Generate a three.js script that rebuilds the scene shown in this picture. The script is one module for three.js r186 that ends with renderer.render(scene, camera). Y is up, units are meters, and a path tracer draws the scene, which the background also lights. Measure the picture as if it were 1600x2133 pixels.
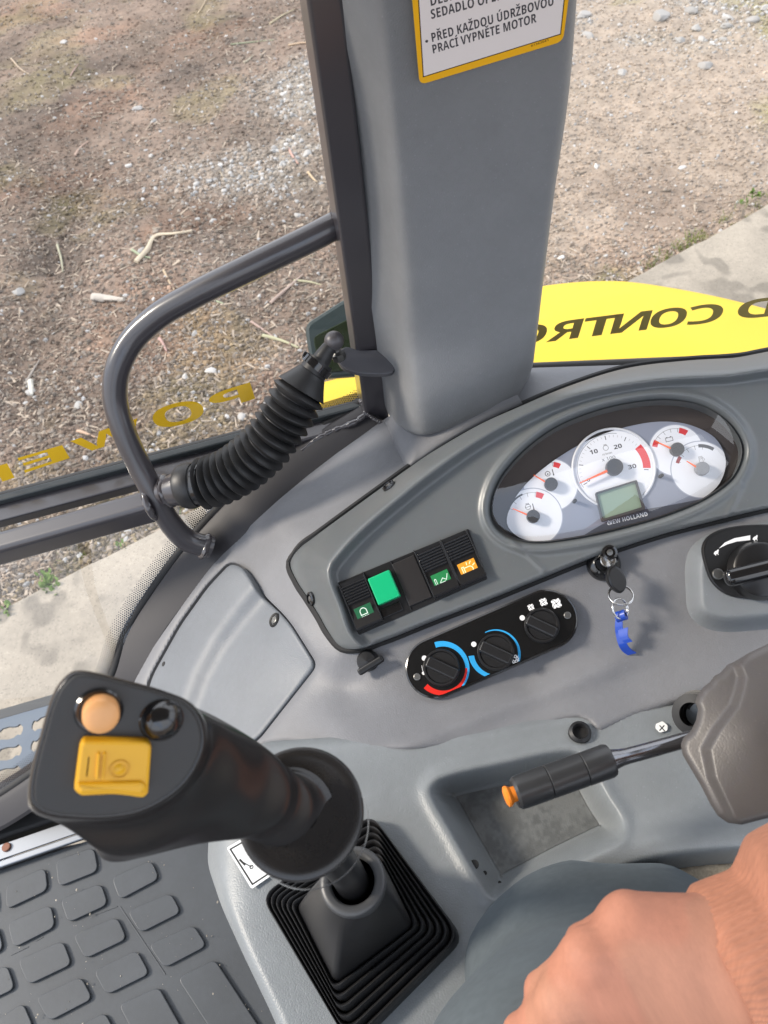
import * as THREE from 'three';
import { mergeGeometries, mergeVertices, toCreasedNormals as creaseNormals } from 'three/addons/utils/BufferGeometryUtils.js';
import { RoundedBoxGeometry } from 'three/addons/geometries/RoundedBoxGeometry.js';
import { FontLoader } from 'three/addons/loaders/FontLoader.js';
import { MarchingCubes } from 'three/addons/objects/MarchingCubes.js';

// ---------------------------------------------------------------- camera, sky, sun, exposure
const scene = new THREE.Scene();
const V = (x, y, z) => new THREE.Vector3(x, y, z);
const FPX = 1602, EYE = V(0, 2.5, 0), PITCH = 50 * Math.PI / 180, ROLL = 11 * Math.PI / 180;
const FWD = V(0, -Math.sin(PITCH), -Math.cos(PITCH)), UP0 = V(0, Math.cos(PITCH), -Math.sin(PITCH));
const RIGHT = V(1, 0, 0).multiplyScalar(Math.cos(ROLL)).addScaledVector(UP0, -Math.sin(ROLL));
const UP = V(1, 0, 0).multiplyScalar(Math.sin(ROLL)).addScaledVector(UP0, Math.cos(ROLL));
const camera = new THREE.PerspectiveCamera(2 * Math.atan(1066.5 / FPX) * 180 / Math.PI, 768 / 1024, 0.02, 400);
camera.position.copy(EYE);
camera.up.copy(UP);
camera.lookAt(EYE.clone().add(FWD));
camera.focus = 0.92; camera.userData.fStop = 11;
scene.add(camera);

const renderer = new THREE.WebGLRenderer({ antialias: true });
renderer.toneMapping = THREE.LinearToneMapping;
renderer.toneMappingExposure = 1.98;
renderer.shadowMap.enabled = true;

function hash2(x, y, s = 0) { let h = Math.imul(x | 0, 374761393) ^ Math.imul(y | 0, 668265263) ^ Math.imul(s | 0, 1274126177); h = Math.imul(h ^ (h >>> 13), 1274126177); return ((h ^ (h >>> 16)) >>> 0) / 4294967296; }
function vnoise(x, y, s = 0, per = 0) {
  const xi = Math.floor(x), yi = Math.floor(y), fx = x - xi, fy = y - yi, u = fx * fx * (3 - 2 * fx), v = fy * fy * (3 - 2 * fy);
  const w = (a) => per ? ((a % per) + per) % per : a;
  const a = hash2(w(xi), w(yi), s), b = hash2(w(xi + 1), w(yi), s), c = hash2(w(xi), w(yi + 1), s), d = hash2(w(xi + 1), w(yi + 1), s);
  return a + (b - a) * u + (c - a) * v + (a - b - c + d) * u * v;
}
const fbm = (x, y, o = 4, s = 0) => { let a = 0, k = 0.5, n = 0; for (let i = 0; i < o; i++) { a += k * vnoise(x, y, s + i); n += k; x *= 2.03; y *= 2.03; k *= 0.5; } return a / n; };
const clamp = (x, a = 0, b = 1) => Math.min(b, Math.max(a, x));
const sst = (a, b, x) => { const t = clamp((x - a) / (b - a)); return t * t * (3 - 2 * t); };
const gs = (x) => Math.exp(-x * x);
const mix = (a, b, t) => a + (b - a) * t;
let seedv = 12345;
const rnd = () => { seedv = (seedv + 0x6d2b79f5) | 0; let t = Math.imul(seedv ^ (seedv >>> 15), 1 | seedv); t = (t + Math.imul(t ^ (t >>> 7), 61 | t)) ^ t; return ((t ^ (t >>> 14)) >>> 0) / 4294967296; };
const rr = (a, b) => a + (b - a) * rnd();

// an overcast sky, bright thin cloud with a few bluish gaps
{
  const w = 256, h = 128, data = new Float32Array(w * h * 4);
  for (let y = 0; y < h; y++) for (let x = 0; x < w; x++) {
    const el = (y + 0.5) / h * Math.PI - Math.PI / 2, az = x / w * 2 * Math.PI, s = Math.max(0, Math.sin(el));
    const cl = fbm(3 + Math.cos(az) * Math.cos(el) * 2.2 / (0.35 + s), 7 + Math.sin(az) * Math.cos(el) * 2.2 / (0.35 + s), 5, 11);
    const gap = sst(0.55, 0.72, cl), b = el < 0 ? 0.45 : 0.86 + 0.24 * s + 0.25 * (cl - 0.5);
    const i = (y * w + x) * 4;
    data[i] = b * mix(0.98, 0.72, gap); data[i + 1] = b * mix(1.01, 0.86, gap); data[i + 2] = b * mix(1.07, 1.1, gap); data[i + 3] = 1;
  }
  const t = new THREE.DataTexture(data, w, h, THREE.RGBAFormat, THREE.FloatType);
  t.mapping = THREE.EquirectangularReflectionMapping; t.magFilter = THREE.LinearFilter; t.wrapS = THREE.RepeatWrapping; t.needsUpdate = true;
  scene.background = t; scene.environment = t;
}
const sun = new THREE.DirectionalLight(0xfff3e2, 2.0);
sun.position.set(-8, 6.1, -2.3); sun.target.position.set(0, 0, -1);
sun.castShadow = true; sun.shadow.radius = 20;
Object.assign(sun.shadow.camera, { left: -8, right: 8, top: 12, bottom: -6, near: 0.5, far: 40 });
scene.add(sun, sun.target);

// ---------------------------------------------------------------- helpers
const toCreasedNormals = (g, a) => { g.scale(1000, 1000, 1000); const r = creaseNormals(g, a); return r.scale(0.001, 0.001, 0.001); };   // its vertex matching works in centimetres
const ray = (px, py) => FWD.clone().addScaledVector(RIGHT, (px - 800) / FPX).addScaledVector(UP, -(py - 1066.5) / FPX);
const at = (px, py, d) => EYE.clone().addScaledVector(ray(px, py), d);
const depthY = (px, py, y) => (y - EYE.y) / ray(px, py).y;
const onY = (px, py, y) => at(px, py, depthY(px, py, y));
function depthPlane(px, py, P, n) { return P.clone().sub(EYE).dot(n) / ray(px, py).dot(n); }
class Frame {                                  // a place on a surface: origin, normal and the direction of its x axis
  constructor(o, n, x) {
    this.o = o; this.n = n.clone().normalize();
    this.x = x.clone().addScaledVector(this.n, -x.dot(this.n)).normalize();
    this.y = this.n.clone().cross(this.x).normalize();
    this.m = new THREE.Matrix4().makeBasis(this.x, this.y, this.n).setPosition(o);
  }
  L(px, py, h = 0) {
    const P = this.o.clone().addScaledVector(this.n, h), q = at(px, py, depthPlane(px, py, P, this.n)).sub(this.o);
    return new THREE.Vector2(q.dot(this.x), q.dot(this.y));
  }
  W(g) { return g.applyMatrix4(this.m); }      // local geometry to the world
  off(h) { return new Frame(this.o.clone().addScaledVector(this.n, h), this.n, this.x); }
}
function frameOn(D, px, py, dir, off = 0, e = 25) {
  const p = (x, y) => at(x, y, D(x, y)), o = p(px, py);
  const n = p(px, py - e).sub(p(px, py + e)).cross(p(px - e, py).sub(p(px + e, py))).normalize();
  if (n.dot(ray(px, py)) > 0) n.negate();
  const q = at(px + dir[0], py + dir[1], depthPlane(px + dir[0], py + dir[1], o, n)).sub(o);
  return new Frame(o.addScaledVector(n, off), n, q);
}
// thin-plate spline through (px, py, depth); planes are linear in 1 / depth
function tps(pts) {
  const n = pts.length, N = n + 3, A = [], b = [];
  const U = (r2) => r2 < 1e-9 ? 0 : r2 * Math.log(r2), S = 1000;
  for (let i = 0; i < n; i++) {
    const r = [];
    for (let j = 0; j < n; j++) r.push(U(((pts[i][0] - pts[j][0]) ** 2 + (pts[i][1] - pts[j][1]) ** 2) / S / S) + (i === j ? 2e-5 : 0));
    r.push(1, pts[i][0] / S, pts[i][1] / S); A.push(r); b.push(1 / pts[i][2]);
  }
  for (let k = 0; k < 3; k++) { const r = []; for (let j = 0; j < n; j++) r.push(k === 0 ? 1 : pts[j][k - 1] / S); r.push(0, 0, 0); A.push(r); b.push(0); }
  for (let i = 0; i < N; i++) {
    let p = i; for (let k = i + 1; k < N; k++) if (Math.abs(A[k][i]) > Math.abs(A[p][i])) p = k;
    [A[i], A[p]] = [A[p], A[i]]; [b[i], b[p]] = [b[p], b[i]];
    for (let k = i + 1; k < N; k++) { const f = A[k][i] / A[i][i]; if (f) { for (let j = i; j < N; j++) A[k][j] -= f * A[i][j]; b[k] -= f * b[i]; } }
  }
  const w = new Array(N).fill(0);
  for (let i = N - 1; i >= 0; i--) { let s = b[i]; for (let j = i + 1; j < N; j++) s -= A[i][j] * w[j]; w[i] = s / A[i][i]; }
  return (x, y) => { let s = w[n] + w[n + 1] * x / S + w[n + 2] * y / S; for (let j = 0; j < n; j++) s += w[j] * U(((x - pts[j][0]) ** 2 + (y - pts[j][1]) ** 2) / S / S); return 1 / s; };
}
function smoothPoly(pts, n = 160, tension = 0.5) {
  const c = new THREE.CatmullRomCurve3(pts.map((p) => V(p[0], p[1], 0)), true, 'centripetal', tension);
  return c.getSpacedPoints(n).slice(0, n).map((p) => [p.x, p.y]);
}
function roundPts(pts, r, seg = 5) {           // a polygon with rounded corners; r one number or one per corner
  const out = [], n = pts.length;
  for (let i = 0; i < n; i++) {
    const p = pts[i], a = pts[(i + n - 1) % n], b = pts[(i + 1) % n], R = Array.isArray(r) ? r[i] : r;
    const la = Math.hypot(a[0] - p[0], a[1] - p[1]), lb = Math.hypot(b[0] - p[0], b[1] - p[1]), k = Math.min(R, la * 0.49, lb * 0.49);
    const q0 = [p[0] + (a[0] - p[0]) / la * k, p[1] + (a[1] - p[1]) / la * k], q1 = [p[0] + (b[0] - p[0]) / lb * k, p[1] + (b[1] - p[1]) / lb * k];
    for (let j = 0; j <= seg; j++) { const t = j / seg, u = 1 - t; out.push([u * u * q0[0] + 2 * u * t * p[0] + t * t * q1[0], u * u * q0[1] + 2 * u * t * p[1] + t * t * q1[1]]); }
  }
  return out;
}
function offsetPoly(p, k) {                    // moved k picture points inward
  const n = p.length, sd = sdPoly(p);
  return p.map((q, i) => { const a = p[(i + n - 1) % n], b = p[(i + 1) % n], L = Math.hypot(b[0] - a[0], b[1] - a[1]) || 1, nx = -(b[1] - a[1]) / L, ny = (b[0] - a[0]) / L, s = sd(q[0] + nx * 2, q[1] + ny * 2) > 0 ? 1 : -1; return [q[0] + nx * k * s, q[1] + ny * k * s]; });
}
function sdPoly(poly) {                        // positive inside
  const n = poly.length;
  return (x, y) => {
    let d = 1e18, inside = false;
    for (let i = 0, j = n - 1; i < n; j = i++) {
      const ax = poly[j][0], ay = poly[j][1], bx = poly[i][0], by = poly[i][1], ex = bx - ax, ey = by - ay, wx = x - ax, wy = y - ay;
      const t = clamp((wx * ex + wy * ey) / (ex * ex + ey * ey || 1)), qx = wx - ex * t, qy = wy - ey * t;
      d = Math.min(d, qx * qx + qy * qy);
      if ((by > y) !== (ay > y) && x < (ax - bx) * (y - by) / (ay - by) + bx) inside = !inside;
    }
    return Math.sqrt(d) * (inside ? 1 : -1);
  };
}
// a moulded sheet: the outline POLY filled by a surface of depth D, rounded at its edge, with a rim turned back from it
function relief(poly, D, { step = 6, round = 0, rim = 0.02, holes = [], rimDir = null } = {}) {
  const sd0 = sdPoly(poly), hs = holes.map(sdPoly), sd = (x, y) => { let s = sd0(x, y); for (const h of hs) s = Math.min(s, -h(x, y)); return s; };
  let x0 = 1e9, x1 = -1e9, y0 = 1e9, y1 = -1e9;
  for (const [x, y] of poly) { x0 = Math.min(x0, x); x1 = Math.max(x1, x); y0 = Math.min(y0, y); y1 = Math.max(y1, y); }
  x0 -= step; y0 -= step;
  const nx = Math.ceil((x1 - x0) / step) + 2, ny = Math.ceil((y1 - y0) / step) + 2, S = new Float32Array(nx * ny), pos = [], idx = [], cache = new Map();
  for (let j = 0; j < ny; j++) for (let i = 0; i < nx; i++) { let s = sd(x0 + i * step, y0 + j * step); if (Math.abs(s) < 0.02) s = 0.02; S[j * nx + i] = s; }
  const P = (x, y, s) => {
    let d = D(x, y);
    if (round && s < round) { const k = 1 - clamp(s / round), r = round * d / FPX; d += r * (1 - Math.sqrt(Math.max(0, 1 - k * k * 0.96))); }
    return at(x, y, d);
  };
  const add = (p) => { pos.push(p.x, p.y, p.z); return pos.length / 3 - 1; };
  const corner = (i, j) => { const k = j * nx + i; if (!cache.has(k)) cache.set(k, add(P(x0 + i * step, y0 + j * step, S[k]))); return cache.get(k); };
  const cross = (i, j, i2, j2) => {
    const a = j * nx + i, b = j2 * nx + i2, key = a < b ? `${a}_${b}` : `${b}_${a}`;
    if (!cache.has(key)) { const t = S[a] / (S[a] - S[b]); cache.set(key, add(P(x0 + (i + (i2 - i) * t) * step, y0 + (j + (j2 - j) * t) * step, 0))); }
    return cache.get(key);
  };
  const segs = [];
  for (let j = 0; j < ny - 1; j++) for (let i = 0; i < nx - 1; i++) {
    const c = [[i, j], [i, j + 1], [i + 1, j + 1], [i + 1, j]], v = c.map(([a, b]) => S[b * nx + a]);
    if (v.every((s) => s <= 0)) continue;
    const f = []; let out = -1, inn = -1;
    for (let k = 0; k < 4; k++) {
      const n = (k + 1) % 4;
      if (v[k] > 0) f.push(corner(...c[k]));
      if ((v[k] > 0) !== (v[n] > 0)) { const q = cross(...c[k], ...c[n]); f.push(q); if (v[k] > 0) out = q; else inn = q; }
    }
    for (let k = 1; k < f.length - 1; k++) idx.push(f[0], f[k], f[k + 1]);
    if (out >= 0 && inn >= 0) segs.push([out, inn]);
  }
  let g = new THREE.BufferGeometry();
  g.setAttribute('position', new THREE.Float32BufferAttribute(pos, 3)); g.setIndex(idx); g.computeVertexNormals();
  const c = V(0, 0, 0), N = V(0, 0, 0), na = g.attributes.normal; for (let i = 0; i < na.count; i++) N.add(V(na.getX(i), na.getY(i), na.getZ(i))); N.normalize();
  const U = V(0, 1, 0).cross(N).normalize(), W = N.clone().cross(U), uv = [];
  const put = (a) => { for (let i = 0; i < a.length; i += 3) { c.set(a[i], a[i + 1], a[i + 2]); uv.push(c.dot(U), c.dot(W)); } };
  put(pos); g.setAttribute('uv', new THREE.Float32BufferAttribute(uv, 2));
  g = g.toNonIndexed();
  if (rim && segs.length) {
    const back = rimDir ? rimDir.clone() : N.clone().multiplyScalar(-rim), rp = [], ri = [], m = new Map(); uv.length = 0;
    const rv = (k) => { if (!m.has(k)) { m.set(k, rp.length / 3); const x = pos[k * 3], y = pos[k * 3 + 1], z = pos[k * 3 + 2]; rp.push(x, y, z, x + back.x, y + back.y, z + back.z); } return m.get(k); };
    for (const [a, b] of segs) { const p = rv(a), q = rv(b); ri.push(p, p + 1, q, q, p + 1, q + 1); }
    const r = new THREE.BufferGeometry(); r.setAttribute('position', new THREE.Float32BufferAttribute(rp, 3)); r.setIndex(ri); r.computeVertexNormals();
    put(rp); r.setAttribute('uv', new THREE.Float32BufferAttribute(uv, 2));
    g = mergeGeometries([g, r.toNonIndexed()]);
  }
  return g;
}
// a sheet through rows of control points [px, py, depth] or Vector3
function loft(rows, nu = 40, nv = 40, { closedU = false, linearV = false } = {}) {
  const cs = rows.map((r) => new THREE.CatmullRomCurve3(r.map((p) => p.isVector3 ? p : at(...p)), closedU, 'centripetal'));
  const cols = []; for (let i = 0; i <= nu; i++) { const q = cs.map((c) => c.getPoint(i / nu)); cols.push(linearV ? q : new THREE.CatmullRomCurve3(q, false, 'centripetal')); }
  const pos = [], uv = [], idx = [], nr = linearV ? rows.length - 1 : nv;
  for (let j = 0; j <= nr; j++) for (let i = 0; i <= nu; i++) { const p = linearV ? cols[i][j] : cols[i].getPoint(j / nv); pos.push(p.x, p.y, p.z); uv.push(p.x * 0.9 + p.z * 0.44, p.y); }
  for (let j = 0; j < nr; j++) for (let i = 0; i < nu; i++) { const a = j * (nu + 1) + i, b = a + nu + 1; idx.push(a, b, a + 1, a + 1, b, b + 1); }
  const g = new THREE.BufferGeometry(); g.setAttribute('position', new THREE.Float32BufferAttribute(pos, 3)); g.setAttribute('uv', new THREE.Float32BufferAttribute(uv, 2)); g.setIndex(idx);
  g.computeVertexNormals(); return g.toNonIndexed();
}
// a tube along points with a radius that may vary; capped
function sweep(pts, rad, n = 60, rs = 20, shape = null) {
  const c = new THREE.CatmullRomCurve3(pts.map((p) => p.isVector3 ? p : at(...p)), false, 'centripetal'), fr = c.computeFrenetFrames(n, false), pos = [], uv = [], idx = [], L = c.getLength();
  for (let i = 0; i <= n; i++) {
    const t = i / n, p = c.getPointAt(t), r = typeof rad === 'function' ? rad(t) : rad;
    for (let j = 0; j <= rs; j++) {
      const a = j / rs * 2 * Math.PI, k = shape ? shape(a, t) : 1;
      const q = p.clone().addScaledVector(fr.normals[i], Math.cos(a) * r * k).addScaledVector(fr.binormals[i], Math.sin(a) * r * k);
      pos.push(q.x, q.y, q.z); uv.push(j / rs * 2 * Math.PI * r, t * L);
    }
  }
  for (let i = 0; i < n; i++) for (let j = 0; j < rs; j++) { const a = i * (rs + 1) + j, b = a + rs + 1; idx.push(a, a + 1, b, a + 1, b + 1, b); }
  for (const e of [0, n]) {
    const p = c.getPointAt(e / n), k = pos.length / 3; pos.push(p.x, p.y, p.z); uv.push(0, 0);
    for (let j = 0; j < rs; j++) { const a = e * (rs + 1) + j; e ? idx.push(k, a, a + 1) : idx.push(k, a + 1, a); }
  }
  const g = new THREE.BufferGeometry(); g.setAttribute('position', new THREE.Float32BufferAttribute(pos, 3)); g.setAttribute('uv', new THREE.Float32BufferAttribute(uv, 2)); g.setIndex(idx);
  const m = toCreasedNormals(g, 1.0); return m;
}
const shapeOf = (pts) => new THREE.Shape(pts.map((p) => p.isVector2 ? p : new THREE.Vector2(p[0], p[1])));
// a plate in a frame: outline in picture points as seen at its top face
function plate(fr, px, h0, h1, bevel = 0.001, holes = []) {
  const s = shapeOf(px.map(([x, y]) => fr.L(x, y, h1)));
  for (const q of holes) s.holes.push(new THREE.Path(q.map(([x, y]) => fr.L(x, y, h1))));
  return fr.W(slab(s, h0, h1, bevel));
}
function slab(s, h0, h1, bevel = 0.001) {
  const g = new THREE.ExtrudeGeometry(s, { depth: h1 - h0 - (bevel ? bevel : 0), bevelEnabled: bevel > 0, bevelThickness: bevel, bevelSize: bevel, bevelOffset: -bevel, bevelSegments: 2, curveSegments: 12 });
  g.translate(0, 0, h0); return toCreasedNormals(g, 0.35);
}
function turned(fr, px, py, prof, seg = 32, h = 0) { // lathe profile [[r, z]...] about the frame's normal
  const g = new THREE.LatheGeometry(prof.map(([r, z]) => new THREE.Vector2(Math.max(r, 1e-5), z)), seg); g.rotateX(Math.PI / 2);
  const l = fr.L(px, py, h); g.translate(l.x, l.y, h); return fr.W(toCreasedNormals(g, 0.6));
}
function boxIn(fr, cx, cy, cz, w, d, t, r = 0.001, rot = 0) { const g = new RoundedBoxGeometry(w, d, t, 2, r); g.rotateZ(rot); g.translate(cx, cy, cz); return fr.W(g); }
function bar(a, b, w, h, up = V(0, 1, 0), r = 0.003) {   // a square bar between two points
  const L = a.distanceTo(b), z = b.clone().sub(a).normalize(), x = up.clone().cross(z).normalize(), y = z.clone().cross(x), g = new RoundedBoxGeometry(w, h, L, 2, Math.min(r, w / 2.1, h / 2.1));
  return g.applyMatrix4(new THREE.Matrix4().makeBasis(x, y, z).setPosition(a.clone().add(b).multiplyScalar(0.5)));
}
function norm(g) { // attributes made alike so that pieces of one part can be joined
  let q = g.index ? g.toNonIndexed() : g;
  for (const k of Object.keys(q.attributes)) if (!['position', 'normal', 'uv'].includes(k)) q.deleteAttribute(k);
  if (!q.attributes.normal) q.computeVertexNormals();
  if (!q.attributes.uv) q.setAttribute('uv', new THREE.Float32BufferAttribute(new Float32Array(q.attributes.position.count * 2), 2));
  return q;
}
const join = (...gs) => mergeGeometries(gs.flat().map(norm));

const used = new Map();
const numbered = (n) => { const k = used.get(n) ?? 0; used.set(n, k + 1); return k ? `${n}_${String(k).padStart(3, '0')}` : n; };
function thing(name, label, category, base, group) {
  const o = new THREE.Group(); o.name = numbered(name); o.position.copy(base); o.userData = { label, category }; if (group) o.userData.group = group;
  scene.add(o); return o;
}
function part(parent, name, g, m) {            // world geometry under a thing or a part of it
  const b = V(0, 0, 0); for (let p = parent; p && p !== scene; p = p.parent) b.add(p.position);
  const o = new THREE.Mesh(g, m); g.translate(-b.x, -b.y, -b.z); o.name = name; o.castShadow = o.receiveShadow = true; parent.add(o); return o;
}
function structure(name, g, m, label, category) { const o = new THREE.Mesh(g, m); o.name = name; o.castShadow = o.receiveShadow = true; o.userData = { kind: 'structure', label, category }; scene.add(o); return o; }

// ---------------------------------------------------------------- materials
const lin = (r, g, b) => new THREE.Color().setRGB(r, g, b);
function dataTex(n, fn, srgb = false, rep = 1) {
  const d = new Uint8Array(n * n * 4);
  for (let y = 0; y < n; y++) for (let x = 0; x < n; x++) { const v = fn(x, y), i = (y * n + x) * 4; if (Array.isArray(v)) { d[i] = v[0]; d[i + 1] = v[1]; d[i + 2] = v[2]; } else d[i] = d[i + 1] = d[i + 2] = v; d[i + 3] = 255; }
  const t = new THREE.DataTexture(d, n, n); t.wrapS = t.wrapT = THREE.RepeatWrapping; t.magFilter = THREE.LinearFilter; t.minFilter = THREE.LinearMipmapLinearFilter; t.generateMipmaps = true;
  if (srgb) t.colorSpace = THREE.SRGBColorSpace; t.repeat.set(rep, rep); t.needsUpdate = true; return t;
}
// pebbled plastic grain, 512 px = 0.16 m
const grain = dataTex(512, (x, y) => {
  let best = 9; const cx = x / 512 * 100, cy = y / 512 * 100, ix = Math.floor(cx), iy = Math.floor(cy);
  for (let j = -1; j <= 1; j++) for (let i = -1; i <= 1; i++) { const a = (ix + i + 100) % 100, b = (iy + j + 100) % 100, dx = ix + i + hash2(a, b, 3) - cx, dy = iy + j + hash2(a, b, 4) - cy; best = Math.min(best, dx * dx + dy * dy); }
  return 255 * clamp(0.75 - 0.6 * best + 0.35 * vnoise(x / 512 * 32, y / 512 * 32, 5, 32));
}, false, 1 / 0.16);
// plastics are never one even tone: faint handling marks and dust specks
const mottle = (c, amp, specks, s) => dataTex(512, (x, y) => {
  const u = x / 512, v = y / 512, n = 0.5 * vnoise(u * 6, v * 6, s, 6) + 0.3 * vnoise(u * 20, v * 20, s + 1, 20) + 0.2 * vnoise(u * 90, v * 90, s + 2, 90);
  const k = 1 + amp * (n - 0.5) * 2 + (hash2(x, y, s + 9) < specks ? 0.35 : 0);
  return c.map((q) => 255 * Math.pow(clamp(q * k), 1 / 2.2));
}, true, 1 / 0.45);
const plastic = (c, { rough = 0.6, bump = 0.00016, amp = 0.08, specks = 0.0012, s = 1 } = {}) => new THREE.MeshPhysicalMaterial({ map: mottle(c, amp, specks, s), roughness: rough, bumpMap: bump ? grain : null, bumpScale: bump });
const std = (c, rough = 0.5, more = {}) => new THREE.MeshPhysicalMaterial({ color: lin(...c), roughness: rough, ...more });
const M = {
  shell: plastic([0.178, 0.182, 0.196], { s: 1, bump: 0.0003, rough: 0.52, amp: 0.1 }),
  access: plastic([0.15, 0.164, 0.183], { s: 21, bump: 0.0003, rough: 0.5, amp: 0.1 }),
  binnacle: plastic([0.112, 0.122, 0.127], { rough: 0.34, bump: 0.00004, amp: 0.05, s: 41 }),
  lower: plastic([0.192, 0.209, 0.221], { rough: 0.42, s: 61, amp: 0.13, bump: 0.0003 }),
  pillar: plastic([0.19, 0.196, 0.204], { rough: 0.5, s: 81, specks: 0.002, bump: 0.0003, amp: 0.1 }),
  cowl: plastic([0.088, 0.081, 0.08], { rough: 0.42, s: 101, bump: 0.00014 }),
  pod: plastic([0.17, 0.185, 0.2], { s: 121 }),
  steel: std([0.045, 0.041, 0.046], 0.32, { clearcoat: 0.6, clearcoatRoughness: 0.14 }),
  shadedsteel: std([0.024, 0.022, 0.025], 0.55),  // frame paint as in steel, darkened in colour to cut the sun's glare
  weld: std([0.06, 0.054, 0.058], 0.22, { clearcoat: 0.7, clearcoatRoughness: 0.15 }),
  rubber: plastic([0.011, 0.011, 0.012], { rough: 0.45, bump: 0, amp: 0.2, specks: 0.0008, s: 141 }),
  black: std([0.008, 0.008, 0.009], 0.33),
  gloss: std([0.007, 0.007, 0.008], 0.16, { clearcoat: 0.6, clearcoatRoughness: 0.1 }),
  grip: plastic([0.011, 0.01, 0.01], { rough: 0.27, bump: 0.00003, amp: 0.15, s: 161 }),
  gripface: plastic([0.02, 0.0195, 0.0195], { rough: 0.5, bump: 0.0001, amp: 0.12, s: 181 }),
  yellow: std([0.7, 0.37, 0.01], 0.42),
  paint: std([0.68, 0.47, 0.006], 0.45),
  orange: std([0.84, 0.24, 0.02], 0.4),
  paleorange: std([0.72, 0.36, 0.14], 0.4),
  chrome: std([0.62, 0.61, 0.6], 0.22, { metalness: 1 }),
  zinc: std([0.2, 0.2, 0.195], 0.42, { metalness: 1 }),
  alu: std([0.27, 0.285, 0.31], 0.5, { metalness: 1 }),
  blue: std([0.01, 0.06, 0.42], 0.3, { clearcoat: 0.6 }),
  green: std([0.0, 0.4, 0.16], 0.35),
  glass: new THREE.MeshPhysicalMaterial({ color: 0xffffff, transmission: 1, roughness: 0, thickness: 0, ior: 1.5 }),
  dark: std([0.012, 0.012, 0.013], 0.7),
  white: std([0.78, 0.78, 0.77], 0.5),
  needle: std([0.85, 0.13, 0.02], 0.4),
};
const SCREW = (fr, px, py, r, h, mat, parent, name = 'screw') => { // a pan head with a cross cut into it
  const l = fr.L(px, py, h), s = new THREE.Shape().absarc(0, 0, r, 0, 2 * Math.PI), c = 0.17 * r, a = 0.62 * r, q = [[c, c], [c, a], [-c, a], [-c, c], [-a, c], [-a, -c], [-c, -c], [-c, -a], [c, -a], [c, -c], [a, -c], [a, c]];
  s.holes.push(new THREE.Path(q.map(([x, y]) => new THREE.Vector2(x, y))));
  const g = slab(s, h, h + r * 0.45, r * 0.22); g.rotateZ(0.3); g.translate(l.x, l.y, 0); const o = part(parent, name, fr.W(g), mat);
  const d = new THREE.CircleGeometry(r * 0.8, 16); d.translate(l.x, l.y, h + r * 0.1); part(o, 'recess', fr.W(d), M.dark); return o;
};

// ================================================================ the ground outside
const slabA = onY(0, 1280, 0), slabB = onY(1600, 430, 0), slabDir = slabB.clone().sub(slabA).normalize(), slabN = V(slabDir.z, 0, -slabDir.x); // slabN points away from the machine
if (slabN.z > 0) slabN.negate();
const beyond = (x, z) => (x - slabA.x) * slabN.x + (z - slabA.z) * slabN.z;   // metres past the concrete edge
const blob = (x, z, cx, cz, rx, rz) => Math.exp(-(((x - cx) / rx) ** 2 + ((z - cz) / rz) ** 2));
const pale = (x, z) => clamp((1.0 * blob(x, z, 0.1, -6.4, 0.5, 1.0) + 0.6 * blob(x, z, -0.5, -5.5, 0.65, 0.5) + 0.7 * blob(x, z, 3.2, -6.8, 1.7, 0.9)) * (0.3 + 1.0 * sst(0.35, 0.65, fbm(x * 3, z * 3, 3, 41))));
const tan = (x, z) => sst(0.2, 1.4, x + 0.5 * (fbm(x * 0.9, z * 0.9, 3, 71) - 0.5)) * sst(-3.1, -4.0, z);
const moss = (x, z) => sst(0.54, 0.7, fbm(x * 1.3 + 9, z * 1.3, 4, 31)) * (0.4 + 0.6 * fbm(x * 9, z * 9, 2, 35));
function groundColour(x, z) {
  const a = fbm(x * 2.1, z * 2.1, 4, 1), b = fbm(x * 14, z * 14, 3, 8), c = fbm(x * 60, z * 60, 2, 15), p = pale(x, z), t = tan(x, z), m = moss(x, z);
  const rut = (1.2 * blob(x, z, -1.8, -4.8, 0.3, 1.1) + 0.8 * blob(x, z, -1.9, -7.6, 0.9, 0.7)) * sst(0.25, 0.55, fbm(x * 3.1, z * 3.1, 3, 81));
  let r = mix(0.075, 0.26, a), g = mix(0.054, 0.19, a), bl = mix(0.04, 0.144, a); const dk = 1 - 0.55 * clamp(rut + 0.35 * blob(x, z, -0.9, -8.4, 1.6, 0.9) * sst(0.4, 0.6, fbm(x * 4, z * 4, 3, 83))); r *= dk; g *= dk; bl *= dk;
  const red = sst(0.55, 0.7, fbm(x * 1.1 + 4, z * 1.1, 3, 51)) * 0.5; r *= 1 + 0.25 * red; bl *= 1 - 0.15 * red;
  r = mix(r, 0.31, t * 0.85); g = mix(g, 0.25, t * 0.85); bl = mix(bl, 0.195, t * 0.85);
  r = mix(r, 0.29, p * 0.7); g = mix(g, 0.265, p * 0.7); bl = mix(bl, 0.225, p * 0.7);
  const br = 0.6 * blob(x, z, 1.9, -4.1, 1.0, 0.45) * sst(0.3, 0.6, fbm(x * 2.6, z * 2.6, 3, 87)); r = mix(r, 0.16, br); g = mix(g, 0.115, br); bl = mix(bl, 0.085, br);
  const y = m * (0.3 + 0.4 * t); r = mix(r, 0.2, y); g = mix(g, 0.19, y); bl = mix(bl, 0.06, y);
  const k = 0.62 + 0.5 * b + 0.36 * c; return [r * k, g * k, bl * k];
}
const GT = 10.5, gx0 = -5, gz0 = -11.5;
const groundMap = dataTex(2048, (x, y) => groundColour(gx0 + x / 2048 * GT, gz0 + GT - y / 2048 * GT).map((q) => 255 * Math.pow(clamp(q), 1 / 2.2)), true);
groundMap.wrapS = groundMap.wrapT = THREE.MirroredRepeatWrapping;
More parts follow.
